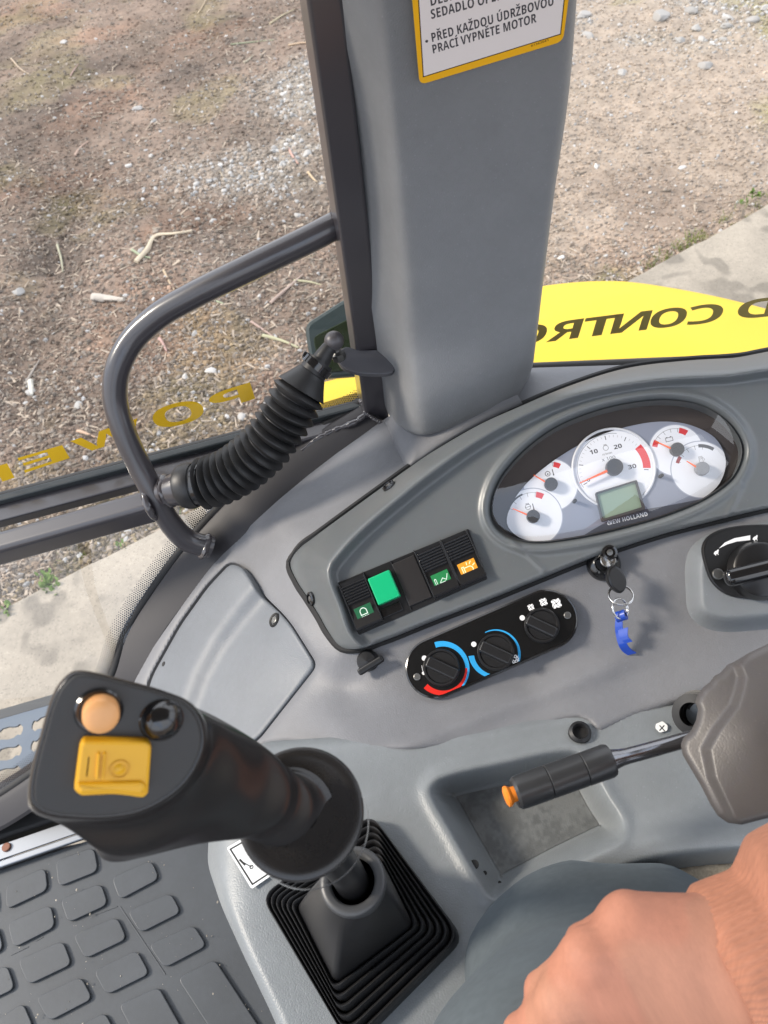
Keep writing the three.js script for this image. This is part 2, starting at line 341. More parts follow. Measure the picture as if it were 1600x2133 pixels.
const groundH = (x, z) => {
  const near = sst(14, 8, Math.hypot(x, z + 4));
  return near * (0.07 * (fbm(x * 1.1, z * 1.1, 3, 91) - 0.5) + 0.05 * (fbm(x * 5, z * 5, 3, 95) - 0.5) + 0.012 * (fbm(x * 26, z * 26, 2, 99) - 0.5)) * sst(0.0, 0.5, beyond(x, z)) - 0.03 - 0.07 * near * blob(x, z, -1.8, -4.7, 0.16, 1.2);
};
{
  const axis = (a, b, n, far) => { const o = []; for (let i = 0; i < 14; i++) o.push(a - far * Math.pow((14 - i) / 14, 3)); for (let i = 0; i <= n; i++) o.push(a + (b - a) * i / n); for (let i = 1; i <= 14; i++) o.push(b + far * Math.pow(i / 14, 3)); return o; };
  const xs = axis(-4.4, 4.6, 380, 120), zs = axis(-11.2, -1.2, 420, 120), pos = [], uv = [], idx = [];
  for (const z of zs) for (const x of xs) { pos.push(x, groundH(x, z), z); uv.push((x - gx0) / GT, (gz0 + GT - z) / GT); }
  const w = xs.length; for (let j = 0; j < zs.length - 1; j++) for (let i = 0; i < w - 1; i++) { const a = j * w + i, b = a + w; idx.push(a, b, a + 1, a + 1, b, b + 1); }
  const g = new THREE.BufferGeometry(); g.setAttribute('position', new THREE.Float32BufferAttribute(pos, 3)); g.setAttribute('uv', new THREE.Float32BufferAttribute(uv, 2)); g.setIndex(idx); g.computeVertexNormals();
  structure('ground', g, new THREE.MeshStandardMaterial({ map: groundMap, roughness: 1 }), 'bare brown earth with gravel and wood litter outside the cab', 'ground');
}
{ // the concrete strip the machine stands on
  const n = 160, m = 90, pos = [], uv = [], idx = [], dir = slabDir, inn = slabN.clone().negate();
  const edge = (s) => 0.05 * (fbm(s * 1.7, 3, 4, 5) - 0.5) + 0.02 * (fbm(s * 11, 8, 3, 6) - 0.5);
  const P = (s, t) => slabA.clone().addScaledVector(dir, s).addScaledVector(inn, t);
  for (let j = -1; j <= m; j++) for (let i = 0; i <= n; i++) {
    const s = -6 + 14 * i / n, e = edge(s), q = P(s, j < 0 ? e : e + 3.6 * Math.pow(j / m, 1.6));
    const rough = 0.006 * (fbm(q.x * 9, q.z * 9, 3, 61) - 0.5);
    pos.push(q.x, j < 0 ? -0.12 : 0.012 + rough - (j === 0 ? 0.012 : 0), q.z); uv.push(q.x / 2.4, q.z / 2.4);
  }
  for (let j = 0; j <= m; j++) for (let i = 0; i < n; i++) { const a = j * (n + 1) + i, b = a + n + 1; idx.push(a, a + 1, b, a + 1, b + 1, b); }
  const g = new THREE.BufferGeometry(); g.setAttribute('position', new THREE.Float32BufferAttribute(pos, 3)); g.setAttribute('uv', new THREE.Float32BufferAttribute(uv, 2)); g.setIndex(idx); g.computeVertexNormals();
  const cm = dataTex(1024, (x, y) => {
    const u = x / 1024, v = y / 1024, a = 0.5 * vnoise(u * 7, v * 7, 201, 7) + 0.3 * vnoise(u * 24, v * 24, 202, 24) + 0.2 * vnoise(u * 150, v * 150, 203, 150), st = sst(0.6, 0.75, vnoise(u * 11, v * 11, 207, 11) * 0.6 + vnoise(u * 40, v * 40, 208, 40) * 0.4), sp = hash2(x >> 1, y >> 1, 209);
    const k = (0.66 + 0.62 * a) * (1 - 0.32 * st) * (sp < 0.05 ? 0.72 : sp > 0.96 ? 1.18 : 1);
    return [0.31 * k, 0.272 * k, 0.22 * k].map((q) => 255 * Math.pow(clamp(q), 1 / 2.2));
  }, true);
  structure('concrete_strip', g, new THREE.MeshStandardMaterial({ map: cm, roughness: 0.95 }), 'pale weathered concrete strip beside the bare earth', 'pavement');
}
{ // gravel, chips and blades that nobody could count
  const stone = new THREE.IcosahedronGeometry(1, 0), sp = stone.attributes.position;
  { const q = mergeVertices(stone.clone().deleteAttribute('normal').deleteAttribute('uv')), p = q.attributes.position; for (let i = 0; i < p.count; i++) { const k = 0.75 + 0.5 * hash2(i, 3, 7); p.setXYZ(i, p.getX(i) * k, p.getY(i) * k, p.getZ(i) * k); } stone.copy(q.toNonIndexed()); stone.computeVertexNormals(); }
  const scatter = (name, g, count, label, category, make, place) => {
    const o = new THREE.InstancedMesh(g, new THREE.MeshStandardMaterial({ roughness: 0.95 }), count), m = new THREE.Matrix4(), q = new THREE.Quaternion(), e = new THREE.Euler(), c = new THREE.Color();
    let k = 0; for (let tries = 0; k < count && tries < count * 8; tries++) {
      const px = rr(-90, 1690), py = rr(-70, 1420), w = place && rnd() < 0.8 ? place() : onY(px, py, -0.02);   // spread over the land in sight of the cab
      if (beyond(w.x, w.z) < 0.02) continue;
      const r = make(w.x, w.z, px, py); if (!r) continue;
      e.set(r.rx, r.ry, r.rz); q.setFromEuler(e); m.compose(V(w.x, groundH(w.x, w.z) + (r.lift ?? 0), w.z), q, V(...r.s)); o.setMatrixAt(k, m); c.setRGB(...r.c); o.setColorAt(k, c); k++;
    }
    o.count = k; o.name = name; o.castShadow = o.receiveShadow = true; o.userData = { kind: 'stuff', label, category }; scene.add(o);
  };
  scatter('gravel', stone, 120000, 'gravel and crumbs of earth strewn over the ground', 'gravel', (x, z) => {
    const p = pale(x, z), t = tan(x, z), cl = fbm(x * 1.8 + 20, z * 1.8, 3, 77), u = rnd();
    if (rnd() > clamp(0.15 + 0.6 * cl + 0.4 * p + 0.1 * t)) return null;
    const big = Math.pow(rnd(), 4.2), r = mix(0.0032, 0.018, big) * (1 + 0.4 * p) * (1 - 0.25 * t * (1 - p));
    const tone = rnd(), base = groundColour(x, z); let c;
    if (u < 0.045 + 0.03 * t + 0.4 * p) { const k = mix(0.24, 0.5, tone); c = [k, k * 0.97, k * 0.93]; }
    else if (u < 0.42 + 0.3 * p) { const k = mix(0.18, 0.42, tone) * (0.72 + 0.28 * Math.max(t, p)); c = [k, k * 0.84, k * 0.69]; }
    else { const k = mix(mix(0.65, 0.85, t), mix(1.6, 1.35, t), tone); c = base.map((q) => clamp(q * k)); }
    return { rx: rr(0, 6), ry: rr(0, 6), rz: rr(0, 6), s: [r * rr(0.8, 1.35), r * rr(0.5, 0.8), r], c, lift: r * 0.15 };
  });
  const chip = new THREE.BoxGeometry(1, 0.25, 0.22); { const p = chip.attributes.position; for (let i = 0; i < p.count; i++) if (p.getX(i) > 0) { p.setZ(i, p.getZ(i) * 0.35); p.setY(i, p.getY(i) * 0.5); } chip.computeVertexNormals(); }
  scatter('wood_litter', chip, 14000, 'splinters and bark litter lying on the earth', 'litter', (x, z) => {
    if (rnd() > clamp(1.1 - tan(x, z) - 0.6 * pale(x, z))) return null;
    const L = mix(0.015, 0.085, Math.pow(rnd(), 3)), k = rr(0.1, 0.42);
    return { rx: rr(-0.4, 0.4), ry: rr(0, 6.3), rz: rr(-0.25, 0.25), s: [L, L * 0.35, L * rr(0.5, 1)], c: [k, k * 0.82, k * 0.64], lift: 0.004 };
  });
  const blade = new THREE.BufferGeometry(); blade.setAttribute('position', new THREE.Float32BufferAttribute([-0.06, 0, 0, 0.06, 0, 0, 0.04, 0.6, 0.1, -0.06, 0, 0, 0.04, 0.6, 0.1, -0.03, 0.55, 0.1, -0.03, 0.55, 0.1, 0.04, 0.6, 0.1, 0.02, 1, 0.32], 3)); blade.computeVertexNormals();
  scatter('grass', blade, 3600, 'short green grass along the concrete edge', 'grass', (x, z) => {
    const b = beyond(x, z), s = (x - slabA.x) * slabDir.x + (z - slabA.z) * slabDir.z, tuft = Math.max(sst(0.45, 0.62, fbm(s * 2.4, 2, 3, 301)) * 0.5, 0.9 * sst(3.0, 3.3, s) * sst(4.7, 4.2, s) * sst(0.4, 0.6, fbm(s * 6, 5, 3, 303))) * sst(0.5, 1.4, s), m = moss(x, z) * 0.15;
    const hit = Math.max(sst(0.15, 0.04, b) * tuft * sst(0.3, 0.5, fbm(x * 14, z * 14, 2, 307)), m * sst(0.5, 0.7, fbm(x * 5, z * 5, 2, 311)));
    if (rnd() > hit) return null;
    const h = rr(0.012, 0.042) * (b < 0.25 ? 1 : 0.5), k = rr(0.7, 1.3);
    return { rx: rr(-0.5, 0.5), ry: rr(0, 6.3), rz: rr(-0.6, 0.6), s: [h * 0.9, h, h], c: [0.16 * k, 0.2 * k, 0.04 * k] };
  }, () => slabA.clone().addScaledVector(slabDir, rr(0.2, 5)).addScaledVector(slabN, rr(0.02, 0.22)));
}
{ // stones and sticks that stand out
  const stone = (px, py, size, tone, group, label) => {
    const c = onY(px, py, 0), g = new THREE.IcosahedronGeometry(1, 2), s = Math.floor(rnd() * 1e6); c.y = groundH(c.x, c.z);
    const q = mergeVertices(g.deleteAttribute('normal').deleteAttribute('uv')), p = q.attributes.position, ax = rr(0.75, 1.3), az = rr(0.6, 1), n = V(rr(-1, 1), rr(0.3, 1), rr(-1, 1)).normalize(), n2 = V(rr(-1, 1), rr(-0.2, 1), rr(-1, 1)).normalize();
    for (let i = 0; i < p.count; i++) { const v = V(p.getX(i), p.getY(i), p.getZ(i)); v.multiplyScalar(0.8 + 0.4 * vnoise(v.x * 1.7 + v.y * 2 + 5, v.z * 1.7 + v.y + 9, s)); for (const m of [n, n2]) { const d = v.dot(m) - 0.62; if (d > 0) v.addScaledVector(m, -d * 0.9); } p.setXYZ(i, v.x * size * ax, v.y * size * 0.55 + size * 0.2, v.z * size * az); }
    q.rotateY(rr(0, 6)); const gg = toCreasedNormals(q, 0.5), o = new THREE.Mesh(gg, std([tone * 0.72, tone * 0.69, tone * 0.65], 0.9));
    o.position.copy(c); o.name = numbered('stone'); o.castShadow = o.receiveShadow = true; o.userData = { label, category: 'stone', group }; scene.add(o);
  };
  const A = 'pale stones on the gravel beyond the windscreen', la = 'pale angular stone lying in gravel beyond the windscreen', B = 'pale stones beyond the side window', lb = 'small pale stone on brown earth beyond the side window';
  for (const [x, y, s, t] of [[1376, 36, 0.075, 0.42], [1418, 78, 0.05, 0.4], [1470, 130, 0.05, 0.4], [1516, 28, 0.045, 0.55], [1515, 46, 0.045, 0.42], [1568, 42, 0.05, 0.4], [1452, 52, 0.04, 0.45], [1298, 145, 0.04, 0.45], [1215, 28, 0.06, 0.45], [1225, 70, 0.05, 0.42], [1508, 72, 0.04, 0.4], [1440, 18, 0.05, 0.36], [1597, 14, 0.05, 0.5], [1462, 76, 0.04, 0.5], [1292, 46, 0.03, 0.5]]) stone(x, y, s, t, A, la);
  for (const [x, y, s, t] of [[283, 216, 0.035, 0.5], [315, 240, 0.033, 0.45], [442, 454, 0.03, 0.55], [263, 332, 0.028, 0.6], [130, 82, 0.04, 0.6], [310, 313, 0.028, 0.55], [618, 438, 0.03, 0.5], [584, 332, 0.033, 0.6], [410, 380, 0.03, 0.58], [464, 388, 0.028, 0.6], [638, 312, 0.045, 0.5], [295, 383, 0.025, 0.5], [292, 519, 0.03, 0.45], [437, 770, 0.03, 0.62], [405, 690, 0.033, 0.42], [160, 838, 0.03, 0.5], [55, 800, 0.035, 0.55], [386, 785, 0.025, 0.55], [35, 598, 0.04, 0.42], [500, 862, 0.026, 0.5]]) stone(x, y, s, t, B, lb);
  const stick = (pts, r, c, label, group) => {
    const w = pts.map(([x, y]) => { const p = onY(x, y, 0); p.y = groundH(p.x, p.z) + r * 0.9; return p; });
    const o = new THREE.Mesh(sweep(w, (t) => r * (1 - 0.55 * t), 14, 7, (a, t) => 0.85 + 0.3 * vnoise(a * 2, t * 9, 3)).translate(-w[0].x, -w[0].y, -w[0].z), std(c, 0.9));
    o.position.copy(w[0]); o.name = numbered('stick'); o.castShadow = o.receiveShadow = true; o.userData = { label, category: 'stick' }; if (group) o.userData.group = group; scene.add(o);
  };
  stick([[282, 543], [305, 522], [324, 492], [360, 487], [400, 481]], 0.017, [0.5, 0.42, 0.31], 'forked pale stick on the earth below the long gravel patch');
  stick([[192, 616], [222, 618], [258, 624]], 0.026, [0.42, 0.38, 0.33], 'stubby grey piece of wood on the brown earth');
  stick([[52, 775], [56, 795], [60, 812]], 0.017, [0.5, 0.48, 0.42], 'short pale bone-like stick beyond the lettering');
  const G = 'thin twigs on the brown earth', lg = 'thin dry twig lying on the brown earth';
  for (const [x, y, a, L] of [[110, 490, 80, 55], [480, 90, -8, 90], [560, 40, -30, 60], [600, 90, -4, 60], [410, 20, -60, 40], [20, 115, 40, 70], [145, 155, -50, 30], [600, 300, 60, 40], [452, 345, 65, 30], [560, 620, -40, 90], [520, 660, 35, 70], [610, 575, 10, 60], [500, 590, -60, 70], [545, 690, 20, 80], [430, 610, 30, 40], [330, 700, 60, 30], [150, 310, -45, 40], [40, 780, -60, 60], [160, 895, 20, 40], [505, 120, -35, 24], [275, 520, 20, 40], [340, 560, 60, 40], [640, 350, 50, 30]]) {
    const t = a * Math.PI / 180; stick([[x, y], [x + Math.cos(t) * L * 0.5 + rr(-5, 5), y + Math.sin(t) * L * 0.5 + rr(-5, 5)], [x + Math.cos(t) * L, y + Math.sin(t) * L]], rr(0.006, 0.011), [rr(0.28, 0.45), rr(0.24, 0.34), 0.22], lg, G);
  }
  for (const [x, y] of [[1243, 678 - 340], [1423, 338], [1170, 527]]) stone(x, y, 0.022, 0.75, 'white scraps on the tan earth', 'small white scrap on tan earth beyond the windscreen');
}
{ // leafy weeds that show on the left by the concrete
  const leafy = (px, py, n, sz) => {
    const c = onY(px, py, 0), gs = [];
    for (let i = 0; i < n; i++) { const g = new THREE.CircleGeometry(sz * rr(0.5, 1), 5); g.scale(0.5, 1, 1); g.translate(0, sz * 0.8, 0); g.rotateX(-rr(0.3, 1.2)); g.rotateY(rr(0, 6.3)); g.translate(rr(-1, 1) * sz * 1.6, rr(0, 0.5) * sz, rr(-1, 1) * sz * 1.6); gs.push(g); }
    const t = thing('weed', px < 150 ? 'low green weed at the concrete edge under the side window' : 'green tuft of weed in the earth by the concrete', 'weed', c, 'weeds along the concrete');
    part(t, 'leaves', join(gs).translate(c.x, c.y, c.z), std([0.12, 0.19, 0.035], 0.8, { side: THREE.DoubleSide }));
  };
  leafy(100, 1212, 26, 0.022); leafy(112, 1225, 18, 0.02); leafy(8, 1275, 20, 0.02); leafy(255, 1140, 10, 0.014); leafy(1572, 408, 26, 0.02); leafy(1548, 424, 16, 0.016);
}

// ================================================================ cab body: frame, panes, roof
const cab = thing('cab_frame', 'dark painted steel cab frame around the side window and windscreen', 'cab frame', V(0, 1.2, -0.84));
const postA = at(765, 880, 1.16), postTop = at(655, -160, 0.655);
{
  // corner post: a square tube, its face towards the inside
  const a = at(785, 905, 1.195), b = at(645, -190, 0.69), dir = b.clone().sub(a).normalize();
  part(cab, 'post', bar(a, b.clone().addScaledVector(dir, 0.32), 0.036, 0.05, V(0.12, 0, 1), 0.005), M.steel);
  // curved sill frame, a flat-faced tube that sweeps from the post down to the door sill
  const inner = [[812, 884, 1.125], [720, 945, 1.13], [600, 1040, 1.14], [500, 1135, 1.15], [400, 1250, 1.165], [335, 1340, 1.175], [305, 1420, 1.18], [270, 1500, 1.2], [170, 1610, 1.25], [20, 1720, 1.3], [-160, 1800, 1.36]];
  const outer = [[755, 845, 1.14], [655, 905, 1.145], [530, 995, 1.155], [415, 1110, 1.17], [320, 1235, 1.185], [265, 1325, 1.195], [240, 1405, 1.2], [195, 1490, 1.225], [100, 1590, 1.275], [-40, 1685, 1.32], [-200, 1760, 1.38]];
  const back = (r, k) => r.map(([x, y, d]) => at(x, y, d).add(V(0, -0.02, -k)));
  const mid = inner.map((p, i) => at(mix(p[0], outer[i][0], 0.12), mix(p[1], outer[i][1], 0.12), mix(p[2], outer[i][2], 0.12) - 0.004)), mid2 = inner.map((p, i) => at(mix(p[0], outer[i][0], 0.8), mix(p[1], outer[i][1], 0.8), mix(p[2], outer[i][2], 0.8) - 0.004));
  const rows = [back(inner, 0.05), inner.map((p) => at(...p)), mid, mid2, outer.map((p) => at(...p)), back(outer, 0.045)];
  const dense = rows.map((r) => new THREE.CatmullRomCurve3(r, false, 'centripetal').getPoints(90));
  part(cab, 'sill_frame', toCreasedNormals(mergeVertices(loft(dense, 90, 5, { linearV: true })), 0.35), M.shadedsteel);
  // black seal outside the sill frame
  part(cab, 'seal', sweep(outer.map(([x, y, d]) => at(x - 3, y - 4, d + 0.012)), 0.008, 90, 8), M.dark);
  // the window's lower rail and its strips
  const r0 = at(-160, 1118, 1.16), r1 = at(765, 872, 1.155);
  part(cab, 'window_rail', bar(r0, r1, 0.03, 0.02, V(0, 1, 0.2), 0.003), M.steel);
  part(cab, 'rail_groove', bar(at(-160, 1095, 1.165), at(765, 853, 1.16), 0.02, 0.012, V(0, 1, 0.2), 0.002), M.dark);
  part(cab, 'glazing_strip', bar(at(-160, 1083, 1.155), at(765, 842, 1.15), 0.012, 0.012, V(0, 1, 0.2), 0.003), std([0.03, 0.036, 0.038], 0.45));
  part(cab, 'glazing_seal', sweep([at(-160, 1075, 1.158), at(300, 955, 1.157), at(765, 836, 1.152)], 0.006, 20, 8), M.rubber);
  // welds
  const bead = (pts, r) => sweep(pts, (t) => r * (0.75 + 0.5 * vnoise(t * 30, 1, 5)), 150, 9, (q, t) => 0.88 + 0.24 * vnoise(q * 1.5 + 7, t * 34, 8));
  part(cab, 'weld', bead([[752, 832, 1.135], [762, 860, 1.128], [742, 878, 1.13], [700, 895, 1.138], [660, 915, 1.142], [630, 940, 1.144]], 0.0042), M.weld);
  part(cab, 'weld', bead([[765, 862, 1.122], [785, 876, 1.12], [808, 884, 1.12]], 0.003), M.weld);
  // roof, floor plate and the posts behind the driver, out of the picture
  const box = (x0, x1, y0, y1, z0, z1, r = 0.01) => { const g = new RoundedBoxGeometry(x1 - x0, y1 - y0, z1 - z0, 2, r); g.translate((x0 + x1) / 2, (y0 + y1) / 2, (z0 + z1) / 2); return g; };
  part(cab, 'roof', box(-1.02, 1.12, 2.96, 3.08, -1.02, 0.42, 0.04), std([0.3, 0.3, 0.3], 0.8));
  part(cab, 'floor_plate', box(-1.4, 1.12, 1.12, 1.195, -0.5, 1.0), M.steel);
  for (const [x, z] of [[1.08, -0.8], [1.08, 0.38], [-0.98, 0.38]]) part(cab, 'post', box(x - 0.03, x + 0.03, 1.2, 2.97, z - 0.03, z + 0.03), M.steel);
  part(cab, 'side_wall', box(1.06, 1.1, 1.2, 1.75, -0.8, 0.38), M.pillar);
  part(cab, 'rear_wall', box(-0.98, 1.08, 1.2, 1.8, 0.36, 0.41), M.pillar);
  part(cab, 'scuttle_wall', box(0.06, 1.08, 1.2, 1.6, -0.92, -0.88), M.steel);
}
// grab handle
{
  const R = 0.0165, hd = 1.0, path = [[722, 457, 0.945], [690, 474, 0.94], [640, 500, 0.94], [520, 558, 0.95], [400, 617, 0.97], [330, 658, 0.985], [275, 710, 1.0], [245, 770, 1.01], [240, 830, 1.025], [255, 890, 1.04], [290, 970, 1.065], [325, 1035, 1.085], [352, 1085, 1.105], [390, 1125, 1.125], [440, 1140, 1.14]];
  const t = thing('grab_handle', 'dark steel grab handle bent from post to sill', 'grab handle', at(390, 1125, 1.125));
  part(t, 'tube', sweep(path, R, 140, 24), M.steel);
  // a weld: an uneven ring of metal round a tube's end
  const ringWeld = (px, py, d, ax, R0, r) => { const c = at(px, py, d), u = V(0.3, 1, 0.2).cross(ax).normalize(), w = ax.clone().cross(u), pts = []; for (let i = 0; i <= 24; i++) { const q = i / 24 * 2 * Math.PI; pts.push(c.clone().addScaledVector(u, Math.cos(q) * R0).addScaledVector(w, Math.sin(q) * R0)); } return sweep(pts, (t) => r * (0.8 + 0.4 * vnoise(t * 12, 3, 15)), 90, 9, (q, t) => 0.88 + 0.24 * vnoise(q * 1.4, t * 26, 18)); };
  const dirAt = (p, q) => at(...q).sub(at(...p)).normalize();
  part(t, 'weld', ringWeld(708, 464, 0.93, dirAt([640, 500, 0.93], [712, 462, 0.94]), R - 0.001, 0.0045), M.weld);
  part(t, 'weld', ringWeld(426, 1138, 1.138, dirAt([390, 1125, 1.125], [440, 1140, 1.14]), R - 0.001, 0.005), M.weld);
  part(t, 'weld', ringWeld(316, 1048, 1.088, dirAt([0, 1150, 1.1], [325, 1052, 1.09]), 0.021, 0.005), M.weld);
  part(t, 'weld', ringWeld(352, 1022, 1.075, dirAt([338, 1026, 1.078], [400, 1012, 1.063]), 0.019, 0.005), M.weld);
  // the cross tube that runs to it
  const c = thing('cross_tube', 'dark square steel tube running to the grab handle', 'tube', at(0, 1150, 1.1));
  part(c, 'tube', bar(at(-260, 1216, 1.13), at(325, 1052, 1.09), 0.033, 0.048, V(0, 1, 0.25), 0.009), M.steel);
}
// panes
{
  const K = at(790, 880, 1.16), n = V(0.0376, 0, 1).normalize();
  const g1 = thing('side_window', 'clear side window pane with yellow lettering beside the post', 'window', at(-140, 1090, 1.16));
  const zq = (px, py) => at(px, py, depthPlane(px, py, K.clone().add(V(0, 0, -0.02)), n));
  const quad = (a, b, c, d) => { const g = new THREE.BufferGeometry(); g.setAttribute('position', new THREE.Float32BufferAttribute([a, b, c, a, c, d].flatMap((p) => [p.x, p.y, p.z]), 3)); g.computeVertexNormals(); return norm(g); };
  part(g1, 'pane', quad(zq(-200, 1090), zq(770, 838), zq(640, -160), zq(-200, -160)), M.glass);
  const font = await new FontLoader().loadAsync('fonts/droid/droid_sans_bold.typeface.json');
  const letter = (ch, q, project, m, parent, thick, nrm) => { // a glyph fitted into its quad on the pane, seen from behind
    const sh = font.generateShapes(ch, 1), g = new THREE.ShapeGeometry(sh, 6); g.computeBoundingBox(); const b = g.boundingBox, p = g.attributes.position, c = q.map(([x, y]) => project(x, y));
    for (let i = 0; i < p.count; i++) {
      const u = 1 - (p.getX(i) - b.min.x) / (b.max.x - b.min.x), v = 1 - (p.getY(i) - b.min.y) / (b.max.y - b.min.y);
      const w = c[0].clone().multiplyScalar((1 - u) * (1 - v)).addScaledVector(c[1], u * (1 - v)).addScaledVector(c[2], u * v).addScaledVector(c[3], (1 - u) * v).addScaledVector(nrm, thick); p.setXYZ(i, w.x, w.y, w.z);
    }
    g.computeVertexNormals(); part(parent, 'letter', norm(g), m);
  };
  const film = std([0.82, 0.5, 0.008], 0.9, { side: THREE.DoubleSide });
  for (const [ch, q] of [['R', [[-75, 995], [14, 968], [30, 998], [-60, 1028]]], ['E', [[36, 957], [129, 930], [145, 957], [52, 988]]], ['W', [[146, 922], [286, 874], [304, 905], [166, 950]]], ['O', [[310, 857], [414, 830], [432, 873], [328, 901]]], ['P', [[432, 826], [521, 799], [532, 833], [444, 862]]]])
    letter(ch, q, zq, film, g1, -0.003, n);
  // windscreen, to the right of the post
  const W0 = at(1120, 705, 1.18), wd = V(1, 0, 0.115).normalize(), wn = V(-wd.z, 0.12, wd.x).normalize(), wq = (px, py) => at(px, py, depthPlane(px, py, W0, wn));
  const g2 = thing('windscreen', 'clear windscreen pane with mirrored lettering coloured dark as if backlit', 'windscreen', wq(1100, 770));
  part(g2, 'pane', quad(wq(880, 790), wq(1750, 790), wq(1750, -160), wq(880, -160)), M.glass);
  const dk = std([0.27, 0.21, 0.06], 0.6, { side: THREE.DoubleSide });  // yellow lettering seen against the light, its shade put into the colour
  for (const [ch, x0, x1, y] of [['D', 1539, 1622, 622], ['C', 1434, 1510, 634], ['O', 1357, 1434, 642], ['N', 1278, 1357, 651], ['T', 1215, 1288, 659], ['R', 1144, 1214, 668], ['O', 1066, 1142, 677]])
    letter(ch, [[x0 + 6, y + 6], [x1 + 4, y - 3], [x1 - 9, y + 38], [x0 - 6, y + 47]], wq, dk, g2, -0.003, wn);
  part(cab, 'glazing_seal', sweep([wq(1060, 768), wq(1250, 760), wq(1450, 752), wq(1700, 745)], 0.008, 30, 8), M.rubber);
  // lower pane between the cross tube and the sill frame, with a printed dot border
  const g3 = thing('lower_window', 'lower side pane with dotted border along the curved sill', 'window', at(100, 1500, 1.25));
  const rim = [[760, 846], [655, 905], [530, 995], [415, 1110], [320, 1235], [265, 1325], [238, 1405], [195, 1490], [100, 1590], [-40, 1685], [-200, 1760]], dl = tps([[760, 846, 1.15], [530, 995, 1.165], [415, 1110, 1.18], [320, 1235, 1.195], [240, 1405, 1.21], [100, 1590, 1.285], [-40, 1685, 1.33], [-200, 1760, 1.39], [-200, 1120, 1.18], [300, 1040, 1.165]]);
  part(g3, 'pane', relief([...rim, [-260, 1700], [-220, 1105]], dl, { step: 30, rim: 0 }), M.glass);
  const cv = new THREE.CatmullRomCurve3(rim.map(([x, y]) => V(x, y, 0))), N = 330, disc = new THREE.CircleGeometry(0.00155, 7), inst = new THREE.InstancedMesh(disc, M.dark, N * 7), mm = new THREE.Matrix4(); let k = 0;
  for (let i = 0; i < N; i++) { const p = cv.getPointAt(i / N), tg = cv.getTangentAt(i / N); for (let j = 0; j < 7; j++) { const o = 9 + (j + (i % 2) * 0.5) * 4.6, x = p.x + tg.y * o - 0, y = p.y - tg.x * o, X = tg.y < 0 ? 0 : x; const q = at(x - 2 * tg.y * o, y + 2 * tg.x * o, dl(x, y) - 0.002), f = q.clone().sub(EYE).normalize(); mm.lookAt(EYE, q, UP); mm.setPosition(q); mm.scale(V(1, 1, 1).multiplyScalar(1.15 - 0.1 * j)); inst.setMatrixAt(k++, mm); } }
  inst.name = 'dot_border'; inst.userData.kind = 'stuff'; inst.position.copy(g3.position).negate(); g3.add(inst);
}
// yellow bodywork outside
{
  const t = thing('body_panel', 'smooth yellow curved bodywork outside the windscreen', 'body panel', at(1350, 760, 1.75));
  const rows = [
    [[1020, 618, 2.05], [1130, 597, 2.08], [1220, 588, 2.1], [1300, 588, 2.1], [1400, 602, 2.08], [1490, 620, 2.06], [1600, 647, 2.02], [1700, 676, 1.98]],
    [[1020, 650, 1.9], [1130, 632, 1.92], [1220, 624, 1.93], [1300, 624, 1.93], [1400, 634, 1.92], [1490, 648, 1.9], [1600, 672, 1.88], [1700, 698, 1.85]],
    [[1010, 705, 1.76], [1130, 692, 1.76], [1220, 688, 1.76], [1300, 688, 1.76], [1400, 692, 1.75], [1490, 704, 1.74], [1600, 726, 1.72], [1700, 748, 1.7]],
    [[1000, 800, 1.6], [1130, 795, 1.6], [1220, 795, 1.6], [1300, 795, 1.6], [1400, 797, 1.6], [1490, 800, 1.58], [1600, 805, 1.57], [1700, 815, 1.56]]];
  rows.unshift(rows[0].map(([x, y, d]) => at(x, y, d).add(V(0, -0.25, -0.12))));
  rows.unshift(rows[0].map((p) => p.clone().add(V(0, -0.3, -0.04))));
  part(t, 'skin', loft(rows, 60, 60), M.paint);
  const q = thing('lower_body_panel', 'yellow bodywork seen low beside the ball joint', 'body panel', at(730, 810, 1.5));
  part(q, 'skin', loft([[[560, 880, 1.42], [640, 850, 1.42], [800, 800, 1.42]], [[560, 830, 1.5], [640, 805, 1.5], [800, 765, 1.5]], [[560, 815, 1.62], [640, 790, 1.62], [800, 752, 1.62]]].map((r, i) => i < 2 ? r : r.map((p) => at(...p).add(V(0, -0.1, 0)))), 12, 12), M.paint);
  const m = thing('outside_mirror', 'dark green backed outside mirror beyond the post', 'mirror', at(690, 720, 1.3));
  const f = new Frame(at(700, 710, 1.32), ray(700, 710).negate().add(V(0, 0.12, 0)), RIGHT), o = roundPts([[634, 676], [725, 618], [800, 590], [800, 780], [668, 790], [648, 770]], 18);
  part(m, 'housing', plate(f, o, -0.03, 0, 0.006), std([0.03, 0.045, 0.045], 0.35));
  part(m, 'mirror_glass', plate(f, roundPts([[652, 702], [730, 662], [800, 640], [800, 766], [680, 776], [664, 760]], 12), -0.002, 0.002, 0.001), std([0.03, 0.045, 0.02], 0.12, { metalness: 0.6 }));
}
